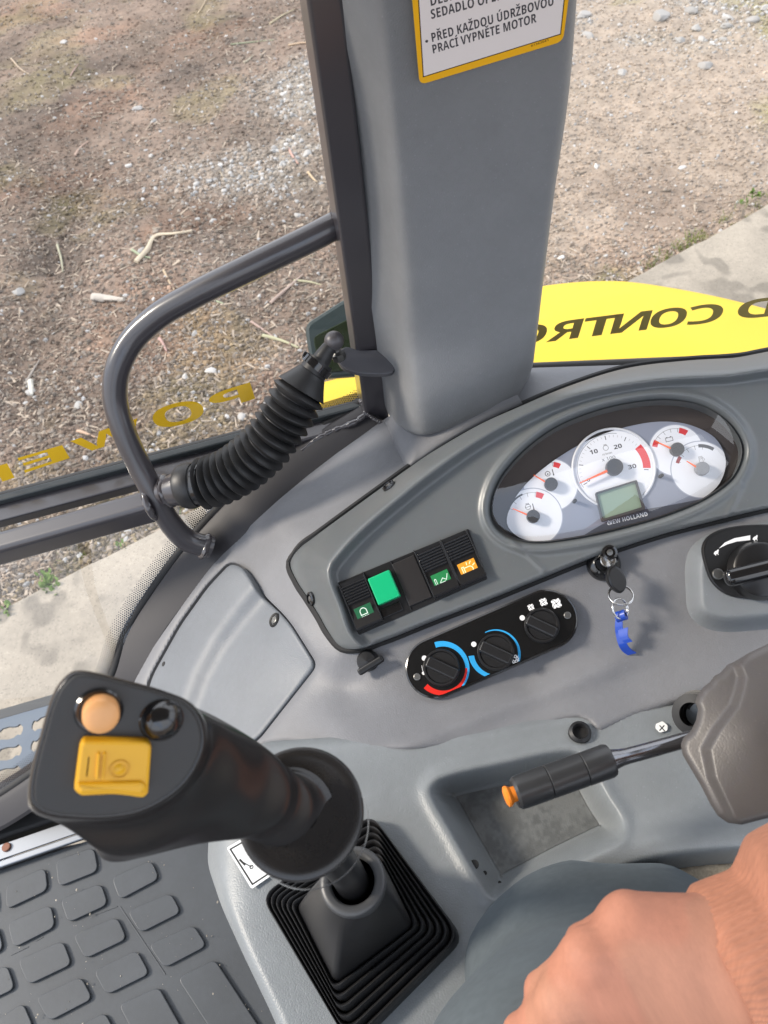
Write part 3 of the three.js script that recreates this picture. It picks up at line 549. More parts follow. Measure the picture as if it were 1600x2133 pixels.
// perforated step outside below the sill
{
  const f = new Frame(onY(40, 1570, 0.78), V(0, 1, 0), V(1, 0, 0.06)), y0 = 0.78;
  const t = thing('step_plate', 'bluish steel step plate with rows of toothed slots', 'step', f.o.clone());
  const s = shapeOf([[-340, 1590], [235, 1425], [300, 1640], [-280, 1840]].map(([x, y]) => f.L(x, y)));
  const sdo = sdPoly([[-340, 1590], [235, 1425], [300, 1640], [-280, 1840]].map(([x, y]) => { const q = f.L(x, y); return [q.x, q.y]; }));
  const a = f.L(14, 1570), ux = f.L(114, 1541).sub(a).normalize(), uy = new THREE.Vector2(-ux.y, ux.x), W = 0.075, H = 0.036;
  for (let j = -3; j <= 3; j++) for (let i = -4; i <= 4; i++) {
    const c = a.clone().addScaledVector(ux, i * (W + 0.022)).addScaledVector(uy, j * (H + 0.02)), pts = [];
    for (let k = 0; k < 32; k++) { const an = k / 32 * 2 * Math.PI, x = Math.sign(Math.cos(an)) * Math.pow(Math.abs(Math.cos(an)), 0.55) * W / 2, y = Math.sign(Math.sin(an)) * Math.pow(Math.abs(Math.sin(an)), 0.55) * H / 2 * (k % 4 < 2 ? 1 : 0.74); pts.push(c.clone().addScaledVector(ux, x).addScaledVector(uy, y)); }
    if (sdo(c.x, c.y) > 0.03) s.holes.push(new THREE.Path(pts));
  }
  part(t, 'tread', f.W(slab(s, -0.006, 0, 0)), std([0.1, 0.13, 0.17], 0.5));
  part(t, 'edge', bar(onY(-340, 1588, 0.775), onY(235, 1423, 0.775), 0.03, 0.012, V(0, 1, 0), 0.003), std([0.05, 0.055, 0.06], 0.6));
}

// ================================================================ the console
const segd = (x, y, a, b) => { const ex = b[0] - a[0], ey = b[1] - a[1], t = clamp(((x - a[0]) * ex + (y - a[1]) * ey) / (ex * ex + ey * ey)); return Math.hypot(x - a[0] - ex * t, y - a[1] - ey * t); };
const S = tps([[250, 1480, 1.17], [300, 1400, 1.165], [420, 1205, 1.155], [520, 1105, 1.135], [640, 1000, 1.115], [800, 890, 1.105], [1000, 820, 1.08], [1200, 775, 1.06], [1400, 758, 1.03], [1650, 742, 1.0],
  [480, 1180, 1.11], [560, 1080, 1.09], [700, 1000, 1.07], [850, 960, 1.05], [620, 1180, 1.0], [560, 1240, 1.03], [800, 1080, 0.99], [1000, 980, 0.97], [1300, 900, 0.96], [1600, 850, 0.95],
  [600, 1310, 0.97], [655, 1390, 0.93], [545, 1535, 0.935], [420, 1420, 1.05], [480, 1330, 1.05],
  [700, 1370, 0.912], [720, 1440, 0.905], [850, 1300, 0.905], [880, 1400, 0.888], [1025, 1340, 0.882], [1180, 1280, 0.88], [1250, 1180, 0.89], [1400, 1130, 0.88], [1600, 1080, 0.87],
  [1270, 1320, 0.868], [1450, 1300, 0.858], [1620, 1260, 0.85], [700, 1500, 0.875], [900, 1480, 0.862], [1100, 1440, 0.862], [1300, 1400, 0.85], [1500, 1360, 0.838],
  [600, 1550, 0.9], [700, 1562, 0.845], [850, 1566, 0.826], [1050, 1546, 0.822], [1200, 1505, 0.822], [1330, 1490, 0.82], [1450, 1450, 0.818], [1640, 1370, 0.825]]);
const console_ = thing('dashboard', 'grey moulded dashboard shell curving round under the instruments', 'dashboard', at(850, 1500, 0.86));
const accessPoly = roundPts([[478, 1168], [507, 1178], [545, 1235], [602, 1290], [662, 1386], [545, 1535], [470, 1600], [318, 1600], [285, 1500], [312, 1408], [372, 1300], [430, 1218]], [20, 14, 26, 30, 16, 8, 8, 8, 20, 20, 20, 20]);
const shellPoly = [...smoothPoly([[275, 1470], [300, 1420], [330, 1352], [395, 1262], [495, 1148], [595, 1052], [715, 957], [806, 892]], 80).slice(0, 0), [246, 1500], [284, 1412], [316, 1338], [380, 1250], [426, 1196], [482, 1136], [532, 1085], [583, 1039], [643, 989], [703, 943], [750, 910], [796, 876], [840, 850], [900, 800], [1050, 768], [1300, 760], [1660, 742], [1660, 1372], [1520, 1424], [1420, 1462], [1330, 1490], [1252, 1524], [1238, 1518], [1226, 1504], [1208, 1497], [1180, 1499], [1050, 1540], [960, 1556], [850, 1563], [740, 1562], [650, 1553], [600, 1546], [548, 1550], [450, 1640], [300, 1640]];
{
  // pillar foot moulding, rising to the pillar
  const lift = (row, k) => row.map(([x, y]) => [x, y, S(x, y) - k]);
  part(console_, 'pillar_foot', loft([
    lift([[800, 880], [814, 912], [832, 955], [849, 978], [872, 966], [910, 940], [965, 906], [1028, 873], [1092, 843]], -0.006),
    lift([[806, 878], [820, 908], [838, 946], [854, 967], [873, 957], [910, 932], [965, 899], [1026, 868], [1088, 840]], 0.008),
    lift([[811, 872], [826, 898], [845, 928], [862, 946], [877, 939], [912, 918], [966, 889], [1025, 861], [1085, 834]], 0.016),
    lift([[815, 850], [835, 866], [852, 880], [868, 892], [884, 893], [915, 882], [968, 866], [1022, 846], [1078, 822]], 0.028)], 70, 30), M.shell);
}
{ // access panel on the left end
  const cr = [[575, 1205], [548, 1240], [508, 1285], [462, 1345], [425, 1410], [400, 1480], [388, 1560], [384, 1640]];
  const bend = (x, y) => { // the panel steps up along a line from its notch to its foot
    let k = 1e9; for (let i = 0; i < cr.length - 1; i++) { const q = segd(x, y, cr[i], cr[i + 1]), sg = (cr[i + 1][0] - cr[i][0]) * (y - cr[i][1]) - (cr[i + 1][1] - cr[i][1]) * (x - cr[i][0]); if (q < Math.abs(k)) k = sg > 0 ? -q : q; }
    return S(x, y) + 0.002 - 0.022 * sst(-18, 36, -k) * sst(1580, 1420, y + 0.3 * x - 160);
  };
  const t = thing('access_panel', 'blue grey access panel screwed to the left end of the dashboard', 'access panel', at(480, 1400, 1.03));
  const inset = roundPts([[480, 1174], [505, 1182], [542, 1239], [600, 1293], [658, 1386], [543, 1531], [468, 1592], [322, 1592], [292, 1500], [318, 1408], [378, 1301], [434, 1223]], [20, 14, 26, 30, 16, 8, 8, 8, 20, 20, 20, 20]);
  part(t, 'panel', relief(inset, bend, { step: 4, round: 7, rim: 0.014 }), M.access);
  const f = frameOn(bend, 573, 1292, [10, -4], -0.001, 14);
  part(t, 'washer', turned(f, 573, 1292, [[0.0045, -0.002], [0.0095, -0.001], [0.0098, 0.0015], [0.0085, 0.003], [0.0062, 0.0022], [0.006, -0.001]], 28), std([0.006, 0.006, 0.006], 0.6));
  SCREW(f, 573, 1292, 0.0052, 0.0005, M.zinc, t);
  const f2 = frameOn(bend, 341, 1383, [10, -4], 0, 10);
  part(t, 'clip_hole', turned(f2, 341, 1383, [[0, 0.0006], [0.0035, 0.0006], [0.004, -0.001]], 16), M.dark);
}
// binnacle
const Bin = tps([[720, 1250, 0.905], [1000, 1150, 0.895], [1600, 950, 0.873], [1300, 900, 0.89], [1000, 1230, 0.886]]);
const innerPoly = smoothPoly([[696, 1190], [715, 1160], [760, 1112], [830, 1052], [900, 996], [1000, 926], [1100, 872], [1200, 833], [1350, 804], [1500, 794], [1700, 792], [1750, 1000], [1640, 1150], [1130, 1240], [775, 1345], [742, 1322], [718, 1260]], 200);
const lensPoly = smoothPoly([[1024, 1062], [1038, 1008], [1080, 952], [1150, 896], [1232, 860], [1320, 839], [1400, 834], [1468, 848], [1520, 884], [1546, 934], [1530, 988], [1478, 1032], [1400, 1068], [1300, 1098], [1200, 1120], [1110, 1129], [1062, 1118], [1034, 1094]], 140);
const sdInner = sdPoly(innerPoly), sdLens = sdPoly(lensPoly);
const Bd = (x, y) => { // a flat inner face, a rolled rim round it that falls away to the shell, raised lips and ribs
  const s = sdInner(x, y), u = Math.max(0, -s - 10), fl = Bin(x, y); let d = fl - 0.015 * sst(8, -12, s) + 0.0015 * u * u / (u + 14) + 0.0000045 * u * u;
  const l = sdLens(x, y); d -= 0.005 * gs((l + 16) / 8);
  const g = Math.min(segd(x, y, [1066, 1128], [1132, 1186]), segd(x, y, [1545, 1010], [1508, 1092])); d -= 0.0028 * gs(g / 5);
  const e = S(x, y) - 0.006, h = clamp(0.5 + 0.5 * (e - d) / 0.02); return mix(e, d, h) - 0.02 * h * (1 - h);
};
const binnaclePoly = smoothPoly([[604, 1172], [612, 1152], [650, 1122], [715, 1074], [800, 1012], [850, 976], [900, 942], [1000, 884], [1080, 848], [1180, 806], [1300, 768], [1420, 752], [1520, 746], [1690, 740], [1690, 1045], [1600, 1058], [1480, 1086], [1380, 1112], [1250, 1155], [1130, 1203], [1020, 1248], [900, 1294], [800, 1334], [740, 1352], [705, 1346], [685, 1320], [655, 1268], [628, 1228], [610, 1196]], 260);
{
  const D = (x, y) => S(x, y) - 0.006 * gs(((x - 1080) * 0.38 + (y - 1462)) / 26) * sst(780, 900, x) * sst(1420, 1250, x);   // a soft rib below the heater panel
  part(console_, 'shell', relief(shellPoly, D, { step: 6, round: 14, rim: 0.05, holes: [offsetPoly(binnaclePoly, 10), accessPoly] }), M.shell);
}
const binnacle = thing('instrument_binnacle', 'dark slate instrument binnacle with hooded rim over the dashboard', 'binnacle', at(1100, 1150, 0.93));
{
  const out = binnaclePoly;
  part(binnacle, 'hood', relief(out, Bd, { step: 4.5, round: 9, rim: 0.08, holes: [lensPoly] }), M.binnacle);
  // dark joint where it sits in the dashboard
  part(binnacle, 'gasket', sweep([...offsetPoly(out, -2.5).filter((_, i) => i % 4 === 0), offsetPoly(out, -2.5)[0], offsetPoly(out, -2.5)[4]].map(([x, y]) => at(x, y, S(x, y) - 0.0015)), 0.0042, 260, 6), M.dark);
  for (const [x, y] of [[810, 1012], [648, 1247], [1270, 1151]]) {
    const f = frameOn(Bd, x + (x < 700 ? 6 : 0), y + (x > 700 && x < 900 ? 6 : 0), [10, -5], 0.001, 8);
    const o = part(binnacle, 'screw_boss', turned(f, x, y, [[0.0085, -0.012], [0.0092, -0.002], [0.0085, 0.002], [0.006, 0.003], [0.0055, 0.001], [0, 0.001]], 20), M.gloss);
    part(o, 'screw_head', turned(f, x, y, [[0.0035, 0], [0.0035, 0.0022], [0, 0.0028]], 12), M.zinc);
  }
}
// ---- instrument cluster
const FC = frameOn((x, y) => Bin(x, y) + 0.022, 1285, 985, [75, -18], 0, 60);
const canvasTex = (w, h, draw) => { const c = document.createElement('canvas'); c.width = w; c.height = h; const x = c.getContext('2d'); draw(x); const t = new THREE.CanvasTexture(c); t.colorSpace = THREE.SRGBColorSpace; t.anisotropy = 8; return t; };
function printed(fr, px, h, res, draw, extra = {}) { // a flat face whose print is drawn in the frame's own metres
  const pts = px.map(([x, y]) => fr.L(x, y, h)); let x0 = 9, y0 = 9, x1 = -9, y1 = -9; for (const p of pts) { x0 = Math.min(x0, p.x); x1 = Math.max(x1, p.x); y0 = Math.min(y0, p.y); y1 = Math.max(y1, p.y); }
  const k = res / Math.max(x1 - x0, y1 - y0), w = Math.ceil((x1 - x0) * k), hh = Math.ceil((y1 - y0) * k);
  const map = canvasTex(w, hh, (c) => { c.setTransform(k, 0, 0, -k, -x0 * k, y1 * k); draw(c, (x, y) => fr.L(x, y, h), k); });
  const g = new THREE.ShapeGeometry(shapeOf(pts), 8), p = g.attributes.position, uv = g.attributes.uv; for (let i = 0; i < p.count; i++) { uv.setXY(i, (p.getX(i) - x0) / (x1 - x0), (p.getY(i) - y0) / (y1 - y0)); }
  g.translate(0, 0, h); return [fr.W(g), new THREE.MeshPhysicalMaterial({ map, roughness: 0.5, ...extra })];
}
const txt = (c, s, p, size, col, ang = 0, font = 'bold', sx = 1) => { c.save(); c.translate(p.x, p.y); c.rotate(ang); c.scale(size / 100 * sx, -size / 100); c.fillStyle = col; c.font = `${font} 100px sans-serif`; c.textAlign = 'center'; c.textBaseline = 'middle'; c.fillText(s, 0, 0); c.restore(); };
{
  const t = thing('instrument_cluster', 'oval instrument cluster with white dials behind clear lens', 'instrument cluster', FC.o);
  const platePoly = smoothPoly([[1056, 1090], [1066, 1050], [1100, 1004], [1160, 955], [1230, 915], [1310, 888], [1380, 878], [1440, 886], [1492, 915], [1512, 960], [1500, 1005], [1470, 1034], [1400, 1066], [1300, 1096], [1200, 1118], [1110, 1127], [1076, 1116]], 120);
  const wall = [lensPoly, smoothPoly([[1027, 1064], [1041, 1010], [1083, 955], [1152, 899], [1234, 863], [1320, 842], [1400, 837], [1466, 851], [1516, 886], [1541, 934], [1526, 986], [1476, 1029], [1400, 1065], [1300, 1095], [1200, 1117], [1110, 1126], [1064, 1115], [1037, 1093]], 140)];
  part(t, 'housing_wall', loft([wall[0].map(([x, y]) => at(x, y, Bin(x, y) - 0.002)), wall[0].map(([x, y]) => at(x, y, Bin(x, y) + 0.007)), wall[1].map(([x, y]) => at(x, y, Bin(x, y) + 0.0235))], 140, 3, { closedU: true, linearV: true }), std([0.02, 0.019, 0.019], 0.55));
  part(t, 'housing_back', plate(FC, smoothPoly([[1000, 1140], [1010, 1000], [1150, 880], [1400, 810], [1570, 880], [1560, 1010], [1400, 1090], [1100, 1150]], 60), -0.006, -0.003, 0), std([0.045, 0.036, 0.034], 0.6));
  const gauges = [[1110, 1077, 61, 'a'], [1147, 1010, 56, 'b'], [1278, 975, 84, 't'], [1408, 938, 56, 'v'], [1460, 978, 62, 'f']];
  const R = (c, r) => FC.L(c[0] + r, c[1]).distanceTo(FC.L(c[0], c[1]));
  const arc = (c, p, r, a0, a1, w, col) => { c.beginPath(); c.arc(p.x, p.y, r, a0, a1); c.lineWidth = w; c.strokeStyle = col; c.stroke(); };
  const [pg, pm] = printed(FC, platePoly, 0, 1536, (c, L) => {
    const mm = 0.001;
    c.fillStyle = '#838999'; c.fillRect(-1, -1, 2, 2);
    c.save(); const band = [[1180, 1140], [1225, 1108], [1300, 1068], [1400, 1052], [1500, 1032], [1560, 1100], [1300, 1150]].map(([x, y]) => L(x, y)); c.beginPath(); c.moveTo(band[0].x, band[0].y); for (let i = 1; i < band.length - 1; i++) c.quadraticCurveTo(band[i].x, band[i].y, (band[i].x + band[i + 1].x) / 2, (band[i].y + band[i + 1].y) / 2); c.closePath(); c.fillStyle = '#4b4e59'; c.fill(); c.restore();
    const draw = (g) => {
      const p = L(g[0], g[1]), r = R(g, g[2]);
      c.beginPath(); c.arc(p.x, p.y, r + 1.1 * mm, 0, 7); c.fillStyle = g[3] === 't' ? '#d9dde6' : '#9aa0b0'; c.fill();
      c.beginPath(); c.arc(p.x, p.y, r, 0, 7); c.fillStyle = '#dcdfe6'; c.fill();
    };
    draw(gauges[1]); draw(gauges[0]); draw(gauges[3]); draw(gauges[4]); draw(gauges[2]);
    const D = Math.PI / 180;
    for (const g of gauges) {
      const p = L(g[0], g[1]), r = R(g, g[2]);
      if (g[3] === 't') {
        for (let i = 0; i <= 30; i++) { const a = (196 - i * 7.1) * D, maj = i % 5 === 0; c.beginPath(); c.moveTo(p.x + Math.cos(a) * r * 0.87, p.y + Math.sin(a) * r * 0.87); c.lineTo(p.x + Math.cos(a) * r * (maj ? 0.76 : 0.81), p.y + Math.sin(a) * r * (maj ? 0.76 : 0.81)); c.lineWidth = (maj ? 0.8 : 0.28) * mm; c.strokeStyle = maj ? '#2a2a2e' : '#777'; c.stroke(); }
        arc(c, p, r * 0.91, 70 * D, 200 * D, 0.7 * mm, '#8b9098');
        arc(c, p, r * 0.83, -14 * D, 28 * D, r * 0.19, '#cf3f45');
        txt(c, '0', L(1226, 1000), 5.5 * mm, '#3a3a40', 0, 'bold', 1.35); txt(c, '10', L(1237, 941), 7 * mm, '#3a3a40', 0, 'bold', 1.3); txt(c, '20', L(1287, 930), 7 * mm, '#3a3a40', 0, 'bold', 1.3); txt(c, '30', L(1317, 972), 7 * mm, '#3a3a40', 0, 'bold', 1.3);
        txt(c, 'n/min', L(1265, 945), 3.6 * mm, '#555', 0, 'normal', 1.2); txt(c, 'x 100', L(1268, 955), 5.2 * mm, '#444', 0, 'normal', 1.3);
        const e = L(1262, 933); c.lineWidth = 0.45 * mm; c.strokeStyle = '#555'; c.beginPath(); c.arc(e.x, e.y, 3 * mm, 0, 7); c.stroke(); c.strokeRect(e.x - 1.4 * mm, e.y + 2.8 * mm, 2.8 * mm, 1.3 * mm);
      } else {
        const red = g[3] === 'a' || g[3] === 'b', w = r * 0.16;
        arc(c, p, r * 0.86, 66 * D, 146 * D, 0.35 * mm, '#555');
        for (let i = 0; i < 5; i++) { const a = (146 - i * 19) * D; c.beginPath(); c.moveTo(p.x + Math.cos(a) * r * 0.88, p.y + Math.sin(a) * r * 0.88); c.lineTo(p.x + Math.cos(a) * r * 0.72, p.y + Math.sin(a) * r * 0.72); c.lineWidth = 0.35 * mm; c.strokeStyle = '#444'; c.stroke(); }
        c.beginPath(); c.arc(p.x, p.y, r * 0.9, 100 * D, 150 * D); c.arc(p.x, p.y, r * 0.84, 150 * D, 100 * D, true); c.fillStyle = '#333'; if (red) c.fill();
        if (red) arc(c, p, r * 0.8, 50 * D, 68 * D, r * 0.2, '#c93a40');
        if (g[3] === 'v') { arc(c, p, r * 0.8, 44 * D, 66 * D, r * 0.22, '#c93a40'); arc(c, p, r * 0.8, 138 * D, 156 * D, r * 0.2, '#c93a40'); }
        if (g[3] === 'f') { arc(c, p, r * 0.85, 44 * D, 80 * D, r * 0.12, '#44464c'); arc(c, p, r * 0.82, 132 * D, 150 * D, r * 0.12, '#8c2b30'); }
        c.strokeStyle = '#333'; c.fillStyle = '#333'; c.lineWidth = 0.5 * mm;
        if (g[3] === 'a') { const e = L(1100, 1056); c.beginPath(); c.arc(e.x, e.y, 3.1 * mm, 0, 7); c.stroke(); c.strokeRect(e.x - 1.6 * mm, e.y + 2.8 * mm, 3.2 * mm, 1.4 * mm); c.beginPath(); c.moveTo(e.x - 3 * mm, e.y); c.lineTo(e.x + 3 * mm, e.y); c.stroke(); const q = L(1111, 1056); c.fillRect(q.x - 0.4 * mm, q.y - 3 * mm, 0.9 * mm, 7 * mm); c.beginPath(); c.arc(q.x, q.y - 3 * mm, 0.9 * mm, 0, 7); c.fill(); }
        if (g[3] === 'b') { const e = L(1141, 987); for (let i = 0; i < 14; i++) { const a = i / 14 * 2 * Math.PI; c.beginPath(); c.moveTo(e.x + Math.cos(a) * 2.6 * mm, e.y + Math.sin(a) * 2.6 * mm); c.lineTo(e.x + Math.cos(a) * 3.6 * mm, e.y + Math.sin(a) * 3.6 * mm); c.stroke(); } c.beginPath(); c.arc(e.x, e.y, 2.6 * mm, 0, 7); c.stroke(); c.beginPath(); c.arc(e.x, e.y - 0.3 * mm, 0.9 * mm, 0, 7); c.fill(); const q = L(1152, 984); c.fillRect(q.x - 0.4 * mm, q.y - 3 * mm, 0.9 * mm, 7 * mm); c.beginPath(); c.arc(q.x, q.y - 3 * mm, 0.9 * mm, 0, 7); c.fill(); }
        if (g[3] === 'v') { const e = L(1394, 915); c.strokeRect(e.x - 4 * mm, e.y - 2.4 * mm, 8 * mm, 4.4 * mm); c.fillRect(e.x - 3 * mm, e.y + 2 * mm, 1.6 * mm, 1 * mm); c.fillRect(e.x + 1.4 * mm, e.y + 2 * mm, 1.6 * mm, 1 * mm); }
        if (g[3] === 'f') { const e = L(1461, 957); c.strokeStyle = '#888'; c.strokeRect(e.x - 2.4 * mm, e.y - 3.4 * mm, 4 * mm, 7 * mm); c.strokeRect(e.x - 1.4 * mm, e.y + 0.6 * mm, 2 * mm, 1.8 * mm); c.beginPath(); c.moveTo(e.x + 1.6 * mm, e.y + 2 * mm); c.lineTo(e.x + 3.4 * mm, e.y + 0.5 * mm); c.lineTo(e.x + 3.4 * mm, e.y - 2 * mm); c.stroke(); }
      }
    }
    txt(c, 'NEW HOLLAND', L(1308, 1080), 6.6 * mm, '#e8eaf0', 0, 'bold', 0.98);
    const e = L(1269, 1090); c.fillStyle = '#e8eaf0'; c.beginPath(); c.arc(e.x, e.y, 2.3 * mm, 0, 7); c.fill(); c.fillStyle = '#4b4e59'; c.fillRect(e.x - 1.2 * mm, e.y - 0.2 * mm, 2.4 * mm, 0.7 * mm); c.fillRect(e.x - 0.3 * mm, e.y - 2 * mm, 0.6 * mm, 4 * mm);
  });
  part(t, 'dial_plate', pg, pm);
  for (const g of gauges) {
    const tip = { a: [1068, 1059], b: [1112, 989], t: [1208, 1006], v: [1366, 919], f: [1431, 960] }[g[3]], a = FC.L(g[0], g[1], 0.008), b = FC.L(tip[0], tip[1], 0.008), big = g[3] === 't', w = big ? 0.0018 : 0.0013, dir = b.clone().sub(a).normalize(), nn = new THREE.Vector2(-dir.y, dir.x);
    const s = shapeOf([a.clone().addScaledVector(nn, w), a.clone().addScaledVector(nn, -w), b.clone().addScaledVector(nn, -w * 0.3), b.clone().addScaledVector(nn, w * 0.3)]);
    part(t, 'needle', FC.W(slab(s, 0.006, 0.008, 0.0004)), M.needle);
    part(t, 'needle_hub', turned(FC, g[0], g[1], big ? [[0.0098, 0.001], [0.0098, 0.009], [0.009, 0.011], [0, 0.0115]] : [[0.0078, 0.001], [0.0078, 0.008], [0.0072, 0.0095], [0, 0.01]], 28), g[3] === 'f' ? std([0.22, 0.23, 0.25], 0.4) : std([0.035, 0.035, 0.037], 0.4));
    if (big) part(t, 'dial_bezel', (() => { const p = FC.L(g[0], g[1]), q = new THREE.TorusGeometry(R(g, 84) + 0.0012, 0.0016, 8, 90); q.translate(p.x, p.y, 0.001); return FC.W(q); })(), std([0.6, 0.62, 0.66], 0.35));
  }
  const q = roundPts([[1242, 1028], [1325, 1001], [1341, 1058], [1255, 1084]], 3), lcd = part(t, 'display', plate(FC, q, -0.006, 0.0034, 0.0004), std([0.23, 0.31, 0.24], 0.35));
  part(lcd, 'display_frame', plate(FC, roundPts([[1240, 1026], [1327, 999], [1345, 1061], [1254, 1087]], 4), -0.006, 0.0056, 0.0005, [roundPts([[1243, 1029], [1323, 1003], [1338, 1057], [1256, 1082]], 3)]), std([0.05, 0.052, 0.055], 0.5));
  for (const [x, y] of [[1196, 1045], [1375, 993]]) part(t, 'reset_stem', turned(FC, x, y, [[0.0022, 0], [0.0022, 0.01], [0.0014, 0.0115], [0, 0.012]], 14), M.dark);
  part(t, 'lens', relief(lensPoly, (x, y) => Bin(x, y) + 0.001 + 0.00000009 * ((x - 1290) ** 2 + 3 * (y - 985 + 0.22 * (x - 1290)) ** 2) + 0.00011 * (y - 985 + 0.22 * (x - 1290)), { step: 10, rim: 0 }), new THREE.MeshPhysicalMaterial({ color: 0xffffff, transmission: 1, roughness: 0, thickness: 0, ior: 1.65 }));
}
// ---- switch bank
const FS = frameOn(Bin, 860, 1213, [268, -117], 0, 70);
{
  const t = thing('switch_bank', 'black switch bank set in the slate binnacle', 'switch bank', FS.o);
  part(t, 'bezel', plate(FS, roundPts([[703, 1214], [976, 1101], [1016, 1206], [746, 1324]], 3), -0.004, 0.0022, 0.0006), M.black);
  const a = FS.L(724, 1269), b = FS.L(996, 1153), W = b.x - a.x, H = FS.L(703, 1214).distanceTo(FS.L(746, 1324)), yc = (FS.L(703, 1214).y + FS.L(746, 1324).y) / 2;
  const icon = (kind, bg, w) => canvasTex(128, 128, (c) => {
    c.fillStyle = bg; c.fillRect(0, 0, 128, 128); c.strokeStyle = c.fillStyle = w; c.lineWidth = 6; c.lineCap = 'round';
    if (kind === 0) { c.beginPath(); c.arc(60, 40, 24, Math.PI, 0); c.lineTo(84, 62); c.lineTo(36, 62); c.closePath(); c.stroke(); c.lineWidth = 9; for (let i = 0; i < 5; i++) { c.beginPath(); c.moveTo(38 + i * 12, 76); c.lineTo(18 + i * 15, 112); c.stroke(); } }
    if (kind === 1) { c.lineWidth = 4; c.strokeRect(14, 38, 12, 60); c.beginPath(); c.moveTo(20, 30); c.lineTo(26, 38); c.lineTo(14, 38); c.closePath(); c.fill(); c.lineWidth = 5; c.beginPath(); c.moveTo(48, 70); c.lineTo(74, 46); c.lineTo(96, 66); c.lineTo(116, 30); c.stroke(); c.beginPath(); c.moveTo(48, 74); c.lineTo(86, 74); c.stroke(); }
    if (kind === 2) { c.lineWidth = 7; c.strokeRect(22, 32, 14, 64); c.beginPath(); c.moveTo(36, 42); c.lineTo(72, 42); c.arc(74, 64, 22, -Math.PI / 2, Math.PI / 2); c.lineTo(36, 86); c.stroke(); for (const [p, q, r, s] of [[84, 26, 96, 12], [102, 44, 118, 36], [102, 84, 118, 92], [84, 102, 94, 116], [64, 26, 66, 10], [64, 102, 64, 118]]) { c.beginPath(); c.moveTo(p, q); c.lineTo(r, s); c.stroke(); } }
  });
  const rocker = (px, py, kind, label, colour) => {
    const p = FS.L(px, py, 0.006), w = W * 0.19, h = H * 0.86, o = thing('rocker_switch', label, 'switch', FS.o.clone().addScaledVector(FS.x, p.x).addScaledVector(FS.y, p.y), 'rocker switches in the bank');
    // body, pressed at its ribbed end
    const prof = new THREE.Shape([[-h / 2, 0], [h / 2, 0], [h / 2, 0.006], [h * 0.1, 0.0045], [-h * 0.1, 0.0055], [-h / 2 + 0.002, 0.0105], [-h / 2, 0.0095]].map(([x, y]) => new THREE.Vector2(x, y)));
    // rebuild in plain axes: along y, across x, height z
    const gg = new THREE.ExtrudeGeometry(prof, { depth: w - 0.001, bevelEnabled: true, bevelSize: 0.0005, bevelThickness: 0.0005, bevelSegments: 1 }); gg.translate(0, 0, -(w - 0.001) / 2);
    gg.applyMatrix4(new THREE.Matrix4().makeBasis(V(0, 1, 0), V(0, 0, 1), V(1, 0, 0))); gg.translate(p.x, p.y, 0.0015); part(o, 'rocker', FS.W(toCreasedNormals(gg, 0.4)), M.black);
    for (let i = 0; i < 7; i++) { const y = h * (0.06 + 0.058 * i); part(o, 'rib', boxIn(FS, p.x, p.y + y, 0.0075 + i * 0.0002, w * 0.92, 0.0019, 0.0036, 0.0007), M.gloss); }
    const s = w * 0.66, sq = new THREE.PlaneGeometry(s, s); sq.rotateX(0.13); sq.translate(p.x, p.y - h * 0.26, 0.0104); part(o, 'symbol', FS.W(sq), new THREE.MeshPhysicalMaterial({ map: icon(kind, colour, kind === 2 ? '#fff3c0' : '#e8f5e8'), roughness: 0.4 }));
    part(o, 'side_rail', boxIn(FS, p.x + w * 0.5, p.y, 0.0065, 0.0016, h, 0.008, 0.0006), M.gloss); part(o, 'side_rail', boxIn(FS, p.x - w * 0.5, p.y, 0.0065, 0.0016, h, 0.008, 0.0006), M.gloss);
  };
  rocker(752, 1255, 0, 'black rocker switch with white work light symbol on green', '#0d5a34');
  rocker(911, 1186, 1, 'black rocker switch with white arm symbol on green', '#0f7a3c');
  rocker(966, 1163, 2, 'black rocker switch with horn symbol on orange', '#e89a12');
  const l = thing('indicator_lamp', 'bright green indicator block beside the work light switch', 'indicator', FS.o.clone()), lp = FS.L(800, 1224, 0.01);
  part(l, 'lens', boxIn(FS, lp.x, lp.y, 0.007, W * 0.165, H * 0.5, 0.012, 0.0015), M.green);
  const lw = FS.L(816, 1270, 0.004); part(l, 'base', boxIn(FS, lw.x, lw.y, 0.0032, W * 0.15, H * 0.16, 0.002, 0.0006), M.gloss);
  const bp = FS.L(858, 1209, 0.004); part(t, 'blank_plate', boxIn(FS, bp.x, bp.y, 0.003, W * 0.17, H * 0.8, 0.0028, 0.0008), std([0.02, 0.018, 0.018], 0.35));
  for (const [x, y] of [[777, 1242], [835, 1219], [884, 1197], [940, 1175]]) { const p = FS.L(x, y, 0.003); part(t, 'divider', boxIn(FS, p.x, p.y, 0.0028, 0.0009, H * 0.94, 0.0022, 0.0003), M.gloss); }
}
